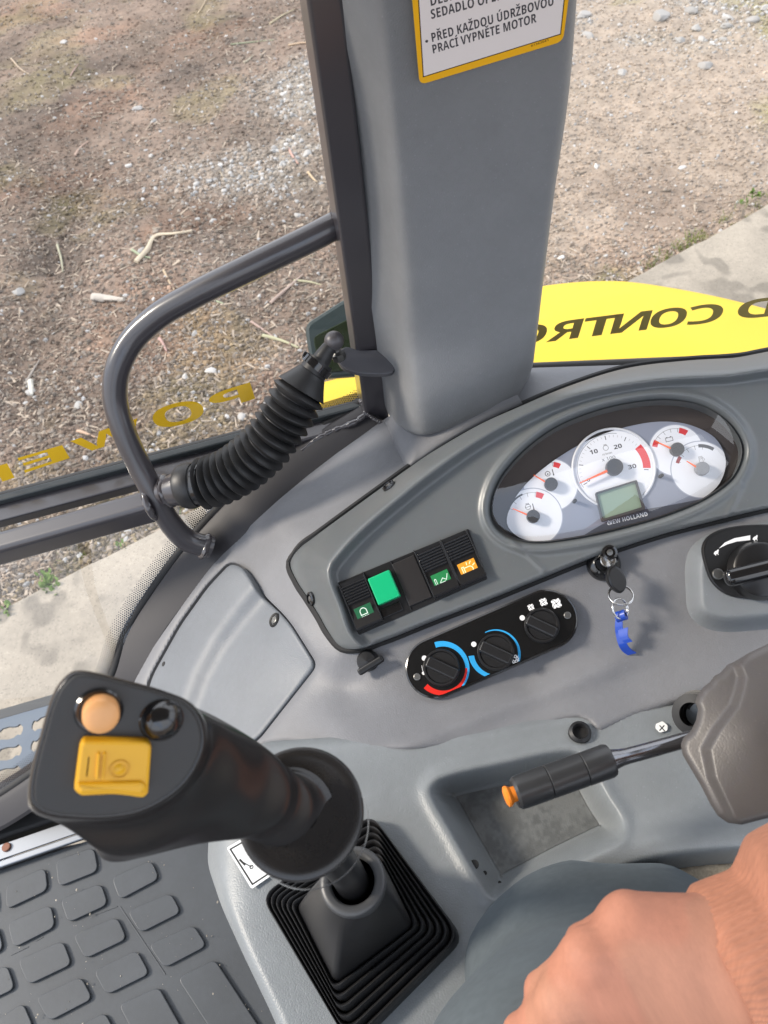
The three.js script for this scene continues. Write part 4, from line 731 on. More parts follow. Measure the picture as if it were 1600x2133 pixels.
// ---- heater panel
const FH = frameOn(S, 1025, 1340, [230, -101], 0.004, 90);
{
  const t = thing('heater_panel', 'glossy black heater control panel with rounded ends and three knobs', 'control panel', FH.o);
  const cap = (r) => { const a = FH.L(906, 1391, 0.007), b = FH.L(1140, 1289, 0.007), dir = b.clone().sub(a).normalize(), an = Math.atan2(dir.y, dir.x), p = []; for (let i = 0; i <= 24; i++) { const q = an + Math.PI / 2 + i / 24 * Math.PI; p.push(new THREE.Vector2(a.x + Math.cos(q) * r, a.y + Math.sin(q) * r)); } for (let i = 0; i <= 24; i++) { const q = an - Math.PI / 2 + i / 24 * Math.PI; p.push(new THREE.Vector2(b.x + Math.cos(q) * r, b.y + Math.sin(q) * r)); } return p; };
  const R0 = 62 * 0.88 / FPX;
  part(t, 'bezel', FH.W(slab(shapeOf(cap(R0)), -0.016, 0.007, 0.002)), M.gloss);
  const face = cap(R0 - 0.0035), x0 = Math.min(...face.map((p) => p.x)), x1 = Math.max(...face.map((p) => p.x)), y0 = Math.min(...face.map((p) => p.y)), y1 = Math.max(...face.map((p) => p.y)), k = 1400 / (x1 - x0);
  const knobs = [[921, 1392, 38], [1033, 1360, 38], [1128, 1305, 36]], L = (x, y) => FH.L(x, y, 0.0074), rm = (r) => r * 0.874 / FPX, D = Math.PI / 180;
  const map = canvasTex(1400, Math.ceil((y1 - y0) * k), (c) => {
    c.setTransform(k, 0, 0, -k, -x0 * k, y1 * k); c.fillStyle = '#070708'; c.fillRect(-1, -1, 2, 2);
    const up = L(1025, 1300).sub(L(1025, 1340)), a0 = Math.atan2(up.y, up.x) - Math.PI / 2; // where the picture's upright points
    const ang = (deg) => a0 + deg * D;
    const arc = (p, r0, r1, a, b, col) => { c.beginPath(); const n = 40; for (let i = 0; i <= n; i++) { const q = mix(ang(a), ang(b), i / n), w = mix(r0[0], r0[1], i / n); c[i ? 'lineTo' : 'moveTo'](p.x + Math.cos(q) * w, p.y + Math.sin(q) * w); } for (let i = n; i >= 0; i--) { const q = mix(ang(a), ang(b), i / n), w = mix(r1[0], r1[1], i / n); c.lineTo(p.x + Math.cos(q) * w, p.y + Math.sin(q) * w); } c.closePath(); c.fillStyle = col; c.fill(); };
    let p = L(921, 1392);
    arc(p, [rm(44), rm(50)], [rm(56), rm(57)], 108, -40, '#2f9fdc'); arc(p, [rm(44), rm(48)], [rm(56), rm(52)], 228, 362, '#d8281e');
    p = L(1033, 1360); arc(p, [rm(46), rm(45)], [rm(48), rm(51)], 118, -20, '#2f9fdc'); arc(p, [rm(45), rm(44)], [rm(57), rm(48)], 188, 325, '#2f9fdc');
    c.fillStyle = '#f2f2f2'; for (const [x, y, r] of [[884, 1371, 5.5], [987, 1342, 5.5], [1088, 1287, 5.5]]) { const q = L(x, y); c.beginPath(); c.arc(q.x, q.y, rm(r), 0, 7); c.fill(); }
    for (const [x, y, r] of [[1106, 1265, 8], [1132, 1254, 9.5], [1159, 1257, 12]]) { const q = L(x, y); c.fillStyle = '#f2f2f2'; for (let i = 0; i < 4; i++) { const a = i * Math.PI / 2 + 0.4; c.beginPath(); c.ellipse(q.x + Math.cos(a) * rm(r * 0.5), q.y + Math.sin(a) * rm(r * 0.5), rm(r * 0.55), rm(r * 0.36), a + 0.9, 0, 7); c.fill(); } c.strokeStyle = '#070708'; c.lineWidth = rm(0.9); for (let i = 0; i < 4; i++) { const a = i * Math.PI / 2; c.beginPath(); c.moveTo(q.x, q.y); c.quadraticCurveTo(q.x + Math.cos(a) * rm(r * 0.6), q.y + Math.sin(a) * rm(r * 0.6), q.x + Math.cos(a + 0.6) * rm(r), q.y + Math.sin(a + 0.6) * rm(r)); c.stroke(); } }
    { const q = L(1072, 1373); c.strokeStyle = '#f2f2f2'; c.lineWidth = rm(2.2); for (let i = 0; i < 6; i++) { const a = i * Math.PI / 3 + 0.3, ca = Math.cos(a), sa = Math.sin(a); c.beginPath(); c.moveTo(q.x + ca * rm(3), q.y + sa * rm(3)); c.lineTo(q.x + ca * rm(10), q.y + sa * rm(10)); c.stroke(); for (const s of [-0.5, 0.5]) { c.beginPath(); c.moveTo(q.x + ca * rm(6), q.y + sa * rm(6)); c.lineTo(q.x + Math.cos(a + s) * rm(9), q.y + Math.sin(a + s) * rm(9)); c.stroke(); } } c.beginPath(); c.arc(q.x, q.y, rm(3.6), 0, 7); c.stroke(); }
    { const q = L(882, 1397), e = L(880, 1386); c.strokeStyle = c.fillStyle = '#f2f2f2'; c.lineWidth = rm(1.4); c.beginPath(); c.moveTo(e.x, e.y); c.lineTo(q.x, q.y); c.lineWidth = rm(4); c.stroke(); c.beginPath(); const b = L(883, 1402); c.arc(b.x, b.y, rm(4), 0, 7); c.fill(); c.strokeStyle = '#070708'; c.lineWidth = rm(1.8); c.beginPath(); c.moveTo(e.x, e.y); c.lineTo(q.x, q.y); c.stroke(); }
  });
  const fg = new THREE.ShapeGeometry(shapeOf(face)), fp = fg.attributes.position, fu = fg.attributes.uv; for (let i = 0; i < fp.count; i++) fu.setXY(i, (fp.getX(i) - x0) / (x1 - x0), (fp.getY(i) - y0) / (y1 - y0)); fg.translate(0, 0, 0.0074);
  part(t, 'face', FH.W(fg), new THREE.MeshPhysicalMaterial({ map, roughness: 0.32 }));
  for (const [i, [x, y, r]] of knobs.entries()) {
    const o = part(t, 'knob', turned(FH, x, y, [[rm(r), 0.0075], [rm(r), 0.012], [rm(r - 2), 0.0135], [rm(r - 5), 0.0135], [rm(r - 7), 0.012], [0, 0.012]], 48), std([0.012, 0.012, 0.013], 0.35));
    const p = FH.L(x, y, 0.018), q0 = FH.L(x - 32, y - (i === 2 ? 16 : 12), 0.018), q1 = FH.L(x + 32, y + (i === 2 ? 14 : 18), 0.018), an = Math.atan2(q1.y - q0.y, q1.x - q0.x);
    part(o, 'pointer', boxIn(FH, p.x, p.y, 0.0165, rm(r * 1.8), rm(r * 0.62), 0.012, 0.0025, an), std([0.013, 0.013, 0.014], 0.3));
  }
  SCREW(FH, 869, 1410, 0.0042, 0.0072, M.zinc, t); SCREW(FH, 1182, 1282, 0.0042, 0.0072, M.zinc, t);
}
// ---- small fittings on the shell
{
  const f = frameOn(S, 770, 1382, [30, -8], 0, 14), t = thing('twist_clip', 'black plastic twist clip on the dashboard under the switches', 'clip', f.o);
  part(t, 'boss', turned(f, 768, 1376, [[0.0125, -0.004], [0.0125, 0.008], [0.0105, 0.012], [0, 0.013]], 28), M.black);
  const p = f.L(772, 1386, 0.014); part(t, 'tab', boxIn(f, p.x, p.y, 0.0125, 0.034, 0.0085, 0.008, 0.0028, 0.28), M.black);
  // ignition
  const fi = frameOn(S, 1258, 1172, [30, -10], 0.002, 20), g = thing('ignition_switch', 'black ignition switch with steel barrel below the cluster', 'ignition switch', fi.o);
  part(g, 'collar', turned(fi, 1257, 1176, [[0.019, -0.006], [0.0195, 0.003], [0.017, 0.008], [0.0115, 0.0115], [0.0095, 0.0105], [0.009, 0.004]], 36), M.gloss);
  part(g, 'barrel', turned(fi, 1264, 1170, [[0.0088, 0.002], [0.0088, 0.0125], [0.0078, 0.0135], [0, 0.0135]], 28), M.chrome);
  const k = thing('ignition_key', 'ignition key with black oval head in the switch', 'key', fi.o.clone().addScaledVector(fi.n, 0.013));
  const bl0 = fi.o.clone().addScaledVector(fi.n, 0.012).add(at(1266, 1168, 0.8).sub(at(1258, 1172, 0.8))), bl1 = at(1279, 1184, 0.852);
  part(k, 'blade', bar(bl0, bl1, 0.0075, 0.002, RIGHT.clone().add(UP), 0.0008), M.chrome);
  const fk = new Frame(at(1287, 1202, 0.848), ray(1287, 1202).negate().add(RIGHT.clone().multiplyScalar(0.35)), UP.clone().multiplyScalar(-1).addScaledVector(RIGHT, 0.33));
  part(k, 'head', plate(fk, smoothPoly([[1271, 1182], [1281, 1178], [1293, 1184], [1303, 1198], [1307, 1215], [1303, 1229], [1294, 1236], [1284, 1232], [1270, 1216], [1266, 1198]], 40), -0.004, 0.004, 0.0025, [smoothPoly([[1287, 1217], [1293, 1215], [1296, 1222], [1291, 1226]], 12)]), M.black);
  const ring = (x, y, d, r, tilt, th = 0.0009) => { const q = new THREE.TorusGeometry(r, th, 8, 48), f2 = new Frame(at(x, y, d), ray(x, y).negate().addScaledVector(UP, tilt[1]).addScaledVector(RIGHT, tilt[0]), RIGHT); return f2.W(q); };
  const o = thing('key_ring', 'thin steel split ring hanging from the key', 'key ring', at(1293, 1238, 0.845), 'rings on the key');
  part(o, 'wire', join(ring(1293, 1239, 0.846, 0.0132, [0.1, 0.85]), ring(1294, 1241, 0.847, 0.013, [0.15, 0.85])), M.chrome);
  const o2 = thing('key_ring', 'small steel ring joining split ring and blue bottle opener', 'key ring', at(1292, 1265, 0.846), 'rings on the key');
  part(o2, 'wire', join(ring(1291, 1268, 0.846, 0.0115, [0.95, 0.1]), ring(1293, 1268, 0.846, 0.0112, [0.85, 0.1])), M.chrome);
  // opener: a folded aluminium strip, seen nearly edge on
  const b = thing('bottle_opener', 'small blue metal bottle opener on the key ring', 'bottle opener', at(1295, 1310, 0.85));
  const d0 = 0.85, side = ray(1295, 1300).normalize().multiplyScalar(-0.5).addScaledVector(RIGHT, 0.9).addScaledVector(UP, 0.25).normalize();
  const rib = (pts, w0, w1, th) => { const c = pts.map((p) => at(...p)), rows = [[], [], [], []]; c.forEach((p, i) => { const w = mix(w0, w1, i / (c.length - 1)), tg = (c[Math.min(i + 1, c.length - 1)].clone().sub(c[Math.max(0, i - 1)])).normalize(), nn = tg.clone().cross(side).normalize().multiplyScalar(th); rows[0].push(p.clone()); rows[1].push(p.clone().addScaledVector(side, w)); rows[2].push(p.clone().addScaledVector(side, w).add(nn)); rows[3].push(p.clone().add(nn)); }); rows.push(rows[0]); return toCreasedNormals(loft(rows, 24, 4, { linearV: true }), 0.5); };
  part(b, 'strip', rib([[1285, 1280, d0], [1282, 1300, d0], [1284, 1325, d0], [1290, 1345, d0], [1298, 1356, d0 + 0.002], [1308, 1363, d0 + 0.003]], 0.0085, 0.0095, 0.0016), M.blue);
  part(b, 'fold', rib([[1288, 1312, d0 - 0.002], [1292, 1330, d0 - 0.004], [1304, 1339, d0 - 0.006]], 0.0115, 0.0075, 0.0016), M.blue);
  const fb = new Frame(at(1293, 1283, d0 - 0.003), side, UP); part(b, 'eye', turned(fb, 1293, 1283, [[0.0025, -0.005], [0.006, -0.005], [0.006, 0.006], [0.0025, 0.006]], 18), M.blue);
  // grommet, sticker, boot by the column
}
// ---- rotary throttle pod
{
  const base = (x, y) => S(x, y), pod = smoothPoly([[1422, 1170], [1432, 1140], [1458, 1115], [1500, 1098], [1560, 1086], [1660, 1078], [1680, 1200], [1650, 1300], [1560, 1322], [1490, 1322], [1450, 1306], [1428, 1278], [1422, 1230]], 100), sdp = sdPoly(pod);
  const Fp = frameOn(S, 1560, 1190, [60, -16], 0.03, 60);
  const D = (x, y) => { const s = sdp(x, y), top = depthPlane(x, y, Fp.o, Fp.n), b = S(x, y); return mix(b + 0.004, top, sst(-4, 44, s)); };
  const t = thing('throttle_pod', 'grey dashboard pod with rotary hand throttle knob', 'throttle', Fp.o);
  part(t, 'pod', relief(pod, D, { step: 4, rim: 0.01 }), M.pod);
  const fo = smoothPoly([[1463, 1140], [1472, 1120], [1492, 1106], [1530, 1096], [1600, 1092], [1690, 1100], [1690, 1200], [1640, 1245], [1560, 1247], [1515, 1238], [1484, 1212], [1468, 1172]], 80);
  part(t, 'plate', plate(Fp, fo, 0.0, 0.005, 0.0015), M.black);
  const [fg, fm] = printed(Fp, smoothPoly([[1468, 1142], [1477, 1124], [1496, 1111], [1530, 1101], [1600, 1097], [1685, 1105], [1685, 1198], [1638, 1240], [1560, 1242], [1518, 1233], [1489, 1209], [1473, 1172]], 80), 0.0054, 900, (c, L) => {
    c.fillStyle = '#0b0b0c'; c.fillRect(-1, -1, 2, 2); c.fillStyle = '#e8e8e8';
    const a = [[1497, 1143], [1510, 1130], [1530, 1121], [1563, 1115]], b = [[1563, 1125], [1535, 1128], [1515, 1134], [1497, 1143]]; c.beginPath(); [...a, ...b].forEach(([x, y], i) => { const p = L(x, y); c[i ? 'lineTo' : 'moveTo'](p.x, p.y); }); c.fill();
    for (const [x, y, s] of [[1492, 1151, 1], [1573, 1121, -1]]) { const p = L(x, y), m = 0.001; c.beginPath(); c.ellipse(p.x, p.y, 2.9 * m, 1.7 * m, 0.4, 0, 7); c.fill(); c.beginPath(); c.ellipse(p.x + 2.4 * m, p.y + 1.6 * m, 1.3 * m, 0.9 * m, 0.8, 0, 7); c.fill(); for (const q of [-1.8, 0.8]) c.fillRect(p.x + q * m, p.y - 3 * m, 0.9 * m, 2 * m); }
  }, { roughness: 0.45 });
  part(t, 'dial_print', fg, fm);
  const r = 0.029, kx = 1576, ky = 1190, o = part(t, 'knob', turned(Fp, kx, ky, [[r + 0.003, 0.0055], [r + 0.002, 0.012], [r, 0.02], [r - 0.003, 0.022], [0, 0.022]], 56), M.black);
  const p = Fp.L(kx, ky, 0.03); part(o, 'grip_bar', (() => { const q = new RoundedBoxGeometry(0.066, 0.019, 0.018, 4, 0.008); q.rotateZ(-0.02); q.translate(p.x, p.y, 0.028); return Fp.W(q); })(), M.gloss);
  SCREW(Fp, 1495, 1196, 0.0062, 0.0052, M.zinc, t);
}

// ================================================================ lower console, tray, gaiter
const YC = 1.7;
const trayPoly = smoothPoly([[903, 1648], [915, 1632], [950, 1618], [1060, 1594], [1165, 1572], [1205, 1574], [1226, 1602], [1258, 1660], [1290, 1716], [1284, 1742], [1240, 1766], [1170, 1800], [1090, 1842], [1050, 1862], [1026, 1862], [1008, 1838], [975, 1782], [935, 1712], [910, 1668]], 120);
const wellPoly = smoothPoly([[1180, 1870], [1215, 1842], [1280, 1812], [1360, 1788], [1450, 1775], [1560, 1768], [1700, 1768], [1720, 2000], [1400, 2020], [1200, 1960]], 90);
const sdTray = sdPoly(trayPoly), sdWell = sdPoly(wellPoly);
const hConsole = (x, y) => {
  let h = 0.0; const t = sdTray(x, y), w = sdWell(x, y);
  h -= 0.052 * sst(-10, 42, t); h += 0.004 * gs((t + 14) / 16);
  h -= 0.07 * sst(-6, 46, w); h += 0.012 * Math.exp(-(((w + 30) / 40) ** 2));
  h -= 0.05 * Math.exp(-Math.max(0, x - 425) / 26) * (y > 1640 ? 1 : 0);
  return h;
};
const DC = (x, y) => depthY(x, y, YC + hConsole(x, y));
{
  const t = thing('lower_console', 'blue grey lower console with open tray beside the lever gaiter', 'console', onY(800, 1700, YC));
  const poly = roundPts([[436, 1720], [470, 1640], [545, 1545], [700, 1535], [1000, 1515], [1200, 1475], [1420, 1440], [1680, 1350], [1680, 2240], [620, 2240], [566, 2112], [505, 1985], [462, 1890], [432, 1800]], 22);
  // worn film of dirt in the tray: real blotches seen on its floor
  const f0 = onY(1100, 1720, YC - 0.05);
  part(t, 'top', relief(poly, DC, { step: 5, round: 26, rimDir: V(-0.02, -0.42, 0.02) }), M.lower);
  // blotched oily stains on the tray's floor
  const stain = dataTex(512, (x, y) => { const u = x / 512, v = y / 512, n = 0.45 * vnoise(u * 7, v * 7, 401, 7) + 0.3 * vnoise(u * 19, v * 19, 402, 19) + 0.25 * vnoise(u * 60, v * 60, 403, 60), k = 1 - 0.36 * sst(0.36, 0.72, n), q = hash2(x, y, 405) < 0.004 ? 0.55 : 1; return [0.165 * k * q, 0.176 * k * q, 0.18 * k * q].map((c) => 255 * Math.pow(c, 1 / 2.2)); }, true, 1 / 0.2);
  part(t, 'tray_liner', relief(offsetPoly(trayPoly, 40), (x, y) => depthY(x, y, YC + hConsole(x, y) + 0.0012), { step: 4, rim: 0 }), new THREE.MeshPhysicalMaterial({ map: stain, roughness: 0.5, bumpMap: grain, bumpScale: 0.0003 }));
  for (const [x, y, r] of [[988, 1800, 0.0042], [1010, 1818, 0.002], [1041, 1838, 0.0016]]) { const f = new Frame(onY(x, y, YC + hConsole(x, y) + 0.002), V(0, 1, 0), V(1, 0, 0)); part(t, 'drain_hole', turned(f, x, y, [[0, 0.0003], [r, 0.0003], [r * 1.1, -0.001]], 14), M.dark); }
  const f = new Frame(onY(1208, 1527, YC + 0.003), V(0, 1, 0.1), V(1, 0, 0)), g = thing('grommet', 'black rubber grommet ring in the console by the dashboard seam', 'grommet', f.o);
  part(g, 'ring', turned(f, 1208, 1526, [[0.0065, -0.004], [0.0068, 0.003], [0.0085, 0.0055], [0.0115, 0.003], [0.012, -0.003]], 32), M.rubber); part(g, 'bore', turned(f, 1208, 1526, [[0, -0.001], [0.0068, -0.001]], 20), M.dark);
  const fs = new Frame(onY(1378, 1517, YC + 0.003), V(0, 1, 0.1), V(1, 0, 0)), st = thing('marking_sticker', 'tiny white sticker with black cross on the console', 'sticker', fs.o);
  const [sg, sm] = printed(fs, roundPts([[1366, 1508], [1380, 1502], [1391, 1511], [1390, 1522], [1374, 1526], [1365, 1517]], 3), 0.0006, 128, (c, L) => { c.fillStyle = '#e9e9e6'; c.fillRect(-1, -1, 2, 2); c.strokeStyle = '#222'; c.lineWidth = 0.0011; for (const [a, b, e, h] of [[1374, 1511, 1385, 1523], [1384, 1511, 1374, 1522]]) { const p = L(a, b), q = L(e, h); c.beginPath(); c.moveTo(p.x, p.y); c.lineTo(q.x, q.y); c.stroke(); } }); part(st, 'label', sg, sm);
  const s2 = new Frame(onY(525, 1800, YC + 0.002), V(0, 1, 0), V(1, 0, 0)), w = thing('lever_sticker', 'white sticker with lever symbol beside the gaiter', 'sticker', s2.o);
  const so = roundPts([[472, 1766], [520, 1738], [600, 1800], [524, 1852]], 5), [wg, wm] = printed(s2, so, 0.0016, 400, (c, L) => {
    c.fillStyle = '#e6e8e8'; c.fillRect(-1, -1, 2, 2); c.strokeStyle = '#151515'; c.lineWidth = 0.0016; c.beginPath(); [[480, 1769], [520, 1746], [590, 1800], [526, 1842]].forEach(([x, y], i) => { const p = L(x, y); c[i ? 'lineTo' : 'moveTo'](p.x, p.y); }); c.closePath(); c.stroke();
    c.lineWidth = 0.002; c.beginPath(); let p = L(499, 1790); c.moveTo(p.x, p.y); p = L(511, 1802); c.lineTo(p.x, p.y); c.stroke(); c.lineWidth = 0.001; c.beginPath(); p = L(508, 1797); c.moveTo(p.x, p.y); p = L(524, 1806); c.lineTo(p.x, p.y); c.stroke(); c.beginPath(); c.arc(p.x, p.y, 0.0016, 0, 7); c.stroke();
  }); part(w, 'label', wg, wm);
}
{ // gaiter
  const t = thing('lever_gaiter', 'black rubber gaiter with stepped square ridges round the lever', 'gaiter', onY(750, 1930, YC));
  const base = [[775, 1698], [967, 1955], [735, 2190], [546, 1872]].map(([x, y]) => onY(x, y, YC + 0.004)), top = [[792, 1785], [862, 1926], [694, 2050], [612, 1884]].map(([x, y]) => onY(x, y, YC + 0.034));
  const quadRow = (c, r, y) => { const pts = roundPts(c.map((p) => [p.x, p.z]), r, 6), out = []; const n = 64, cum = [0]; for (let i = 0; i < pts.length; i++) { const a = pts[i], b = pts[(i + 1) % pts.length]; cum.push(cum[i] + Math.hypot(b[0] - a[0], b[1] - a[1])); } const L = cum[cum.length - 1]; for (let i = 0; i < n; i++) { const s = i / n * L; let k = 0; while (cum[k + 1] < s) k++; const u = (s - cum[k]) / (cum[k + 1] - cum[k] || 1), a = pts[k], b = pts[(k + 1) % pts.length]; out.push(V(mix(a[0], b[0], u), y, mix(a[1], b[1], u))); } return out; };
  const rows = [quadRow(base.map((p) => p.clone()), 0.012, YC - 0.004)], N = 6;
  for (let i = 0; i <= N * 6; i++) { const k = i / (N * 6), c = base.map((p, j) => p.clone().lerp(top[j], k)), ph = (i % 6) / 6, up = Math.pow(Math.sin(Math.PI * ph), 0.8); rows.push(quadRow(c, mix(0.014, 0.006, k), YC + 0.006 + 0.02 * k + 0.0105 * up)); }
  const cc = at(737, 1838, 0.635), cr = 0.026, f = rows[rows.length - 1], cen = V(0, 0, 0); f.forEach((p) => cen.addScaledVector(p, 1 / f.length));
  const ax = at(628, 1692, 0.49).sub(cc).normalize().add(V(0, 1.4, 0)).normalize(), ux = V(1, 0, 0).cross(ax).normalize(), uz = ax.clone().cross(ux);
  const circ = f.map((p) => { const q = p.clone().sub(cen), a = Math.atan2(q.z, q.x), dirv = V(Math.cos(a), 0, Math.sin(a)); dirv.addScaledVector(ax, -dirv.dot(ax)).normalize(); return cc.clone().addScaledVector(dirv, cr); });
  for (const k of [0.04, 0.3, 0.6, 0.85, 1]) rows.push(f.map((p, i) => { const q = p.clone().lerp(circ[i], k); q.y += 0.004 * Math.sin(Math.PI * k); return q; }));
  rows.forEach((r) => r.push(r[0].clone()));
  part(t, 'boot', toCreasedNormals(mergeVertices(loft(rows, 128, 1, { linearV: true })), 0.9), M.rubber);
  const fc = new Frame(cc, ax, RIGHT); const prof = [[0.0265, -0.006], [0.0275, 0.004], [0.026, 0.008], [0.02, 0.0085], [0.018, 0.004]];
  const lg = new THREE.LatheGeometry(prof.map(([r, z]) => new THREE.Vector2(r, z)), 40); lg.rotateX(Math.PI / 2); part(t, 'collar', fc.W(lg), std([0.05, 0.052, 0.055], 0.4));
}
// ---- joystick
{
  const t = thing('control_lever', 'black control lever grip with buttons and yellow rocker', 'lever', at(735, 1835, 0.64));
  part(t, 'shaft', sweep([[745, 1862, 0.66], [725, 1822, 0.62], [690, 1775, 0.57], [640, 1705, 0.5]], 0.0138, 30, 24), M.black);
  // flange
  const ff = new Frame(at(628, 1693, 0.487), ray(628, 1693).negate().normalize().addScaledVector(RIGHT, -0.1).addScaledVector(UP, 0.1), RIGHT);
  part(t, 'flange', turned(ff, 626, 1692, [[0.012, -0.012], [0.034, -0.01], [0.0392, -0.005], [0.0402, 0.0], [0.039, 0.0035], [0.0365, 0.0048], [0.033, 0.0045], [0.029, 0.003], [0.012, 0.003]], 64), M.grip);
  part(t, 'film_ring', turned(ff, 640, 1712, [[0.0375, -0.016], [0.0388, -0.012], [0.0382, -0.008]], 64, 0), new THREE.MeshPhysicalMaterial({ color: 0xffffff, transmission: 0.9, roughness: 0.15, thickness: 0 }));
  // grip body: the outline of each section, from the thumb face back to the flange
  const sec = (pts, d0, tilt) => { const c = pts.reduce((a, p) => [a[0] + p[0] / pts.length, a[1] + p[1] / pts.length], [0, 0]), cur = new THREE.CatmullRomCurve3(pts.map((p) => V(p[0], p[1], 0)), true, 'centripetal'), n = 72, raw = cur.getSpacedPoints(400).map((p) => [Math.atan2(p.y - c[1], p.x - c[0]), p]); const out = []; for (let i = 0; i < n; i++) { const a = -Math.PI + i / n * 2 * Math.PI; let b = raw[0], e = 9; for (const r of raw) { const q = Math.abs(Math.atan2(Math.sin(r[0] - a), Math.cos(r[0] - a))); if (q < e) { e = q; b = r; } } out.push(at(b[1].x, b[1].y, d0 + (tilt ? tilt[0] * (b[1].x - c[0]) + tilt[1] * (b[1].y - c[1]) : 0))); } out.push(out[0].clone()); return out; };
  const face = [[104, 1462], [122, 1425], [150, 1399], [178, 1397], [260, 1416], [345, 1440], [395, 1462], [425, 1500], [433, 1545], [420, 1590], [390, 1636], [345, 1672], [290, 1698], [230, 1709], [150, 1709], [90, 1700], [62, 1682], [58, 1650], [66, 1600], [84, 1530]];
  const grow = (k, dx = 0, dy = 0) => face.map(([x, y]) => [245 + (x - 245) * k + dx, 1555 + (y - 1555) * k + dy]);
  const tl = [0.00008, 0.00003], ell = (cx, cy, rx, ry, rot) => { const o = []; for (let i = 0; i < 16; i++) { const a = i / 16 * 2 * Math.PI, x = Math.cos(a) * rx, y = Math.sin(a) * ry; o.push([cx + x * Math.cos(rot) - y * Math.sin(rot), cy + x * Math.sin(rot) + y * Math.cos(rot)]); } return o; };
  const rows = [sec(grow(0.9), 0.3745, tl), sec(grow(0.955), 0.3742, tl), sec(grow(0.985), 0.376, tl), sec(grow(1.0), 0.3795, tl), sec(grow(1.005, 2, 2), 0.386, tl), sec(grow(0.985, 12, 8), 0.395, tl),
    sec([[200, 1520], [255, 1455], [340, 1450], [430, 1488], [480, 1525], [500, 1580], [490, 1640], [440, 1700], [360, 1748], [270, 1778], [205, 1772], [178, 1720], [180, 1620]], 0.415, tl),
    sec([[240, 1600], [300, 1510], [400, 1478], [480, 1510], [535, 1555], [555, 1620], [530, 1690], [470, 1735], [370, 1764], [285, 1788], [228, 1794], [205, 1755], [210, 1680]], 0.432, tl),
    sec([[330, 1640], [390, 1550], [470, 1520], [540, 1548], [590, 1595], [605, 1650], [585, 1706], [530, 1740], [455, 1752], [380, 1752], [335, 1735], [315, 1690]], 0.447, tl),
    sec(ell(525, 1656, 96, 92, 0.4), 0.461, tl), sec(ell(572, 1680, 78, 82, 0.4), 0.47, tl), sec(ell(592, 1688, 72, 78, 0.4), 0.477, tl), sec(ell(600, 1690, 80, 84, 0.3), 0.481, tl), sec(ell(604, 1691, 92, 94, 0.3), 0.4825, tl)];
  part(t, 'grip', mergeVertices(loft(rows, 144, 90)), M.grip);
  const Ff = new Frame(at(245, 1555, 0.3738), sec0normal(rows[0]), RIGHT);
  function sec0normal(r) { const a = r[0], b = r[24], c = r[48], n = b.clone().sub(a).cross(c.clone().sub(a)).normalize(); return n.dot(ray(245, 1555)) > 0 ? n.negate() : n; }
  part(t, 'thumb_plate', plate(Ff, smoothPoly(grow(0.93), 90), -0.003, 0.0012, 0.0009), M.gripface);
  // buttons
  const o1 = part(t, 'button_collar', turned(Ff, 206, 1478, [[0.0112, 0], [0.0112, 0.002], [0.0102, 0.0032], [0.0088, 0.0028], [0.0086, 0]], 36), M.gloss);
  part(o1, 'button_cap', turned(Ff, 210, 1476, [[0.0084, 0.002], [0.0084, 0.0095], [0.0079, 0.0112], [0.0066, 0.0122], [0.004, 0.0128], [0, 0.013]], 36), M.paleorange);
  const o2 = part(t, 'button_collar', turned(Ff, 336, 1498, [[0.0108, 0], [0.0107, 0.0014], [0.01, 0.002]], 36), M.gloss);
  part(o2, 'button_dome', turned(Ff, 338, 1496, Array.from({ length: 12 }, (_, i) => [0.0098 * Math.cos(i / 11 * Math.PI / 2), 0.0015 + 0.0098 * Math.sin(i / 11 * Math.PI / 2)]), 40), M.gloss);
  // yellow rocker with a cut slot, ribs and an embossed ring
  const L = (x, y, h) => Ff.L(x, y, h), oy = roundPts([[166, 1556], [174, 1544], [306, 1546], [316, 1556], [309, 1656], [298, 1664], [240, 1656], [168, 1660], [154, 1648]], [8, 6, 8, 6, 8, 8, 20, 8, 8]);
  const yb = part(t, 'rocker', plate(Ff, oy, 0, 0.0075, 0.0016, [roundPts([[177, 1570], [195, 1570], [189, 1624], [171, 1624]], 2)]), M.yellow);
  part(yb, 'slot_floor', plate(Ff, roundPts([[174, 1568], [198, 1568], [192, 1626], [168, 1626]], 2), 0.0002, 0.0008, 0), std([0.05, 0.02, 0.004], 0.6));
  for (const x of [203, 215]) part(yb, 'rib', plate(Ff, roundPts([[x, 1570], [x + 6, 1570], [x + 2, 1624], [x - 4, 1624]], 2), 0.006, 0.0092, 0.0006), M.yellow);
  part(yb, 'lower_lip', plate(Ff, roundPts([[160, 1634], [296, 1630], [306, 1640], [300, 1658], [240, 1651], [166, 1655]], 6), 0.005, 0.0098, 0.0016), M.yellow);
  part(yb, 'emboss', turned(Ff, 248, 1588, [[0.0046, 0.0072], [0.0046, 0.0082], [0.0039, 0.0082], [0.0039, 0.0072]], 32), std([0.6, 0.3, 0.01], 0.5));
  part(yb, 'dimple', turned(Ff, 248, 1588, [[0.003, 0.0072], [0.0018, 0.0084], [0, 0.0088]], 20), M.yellow);
}
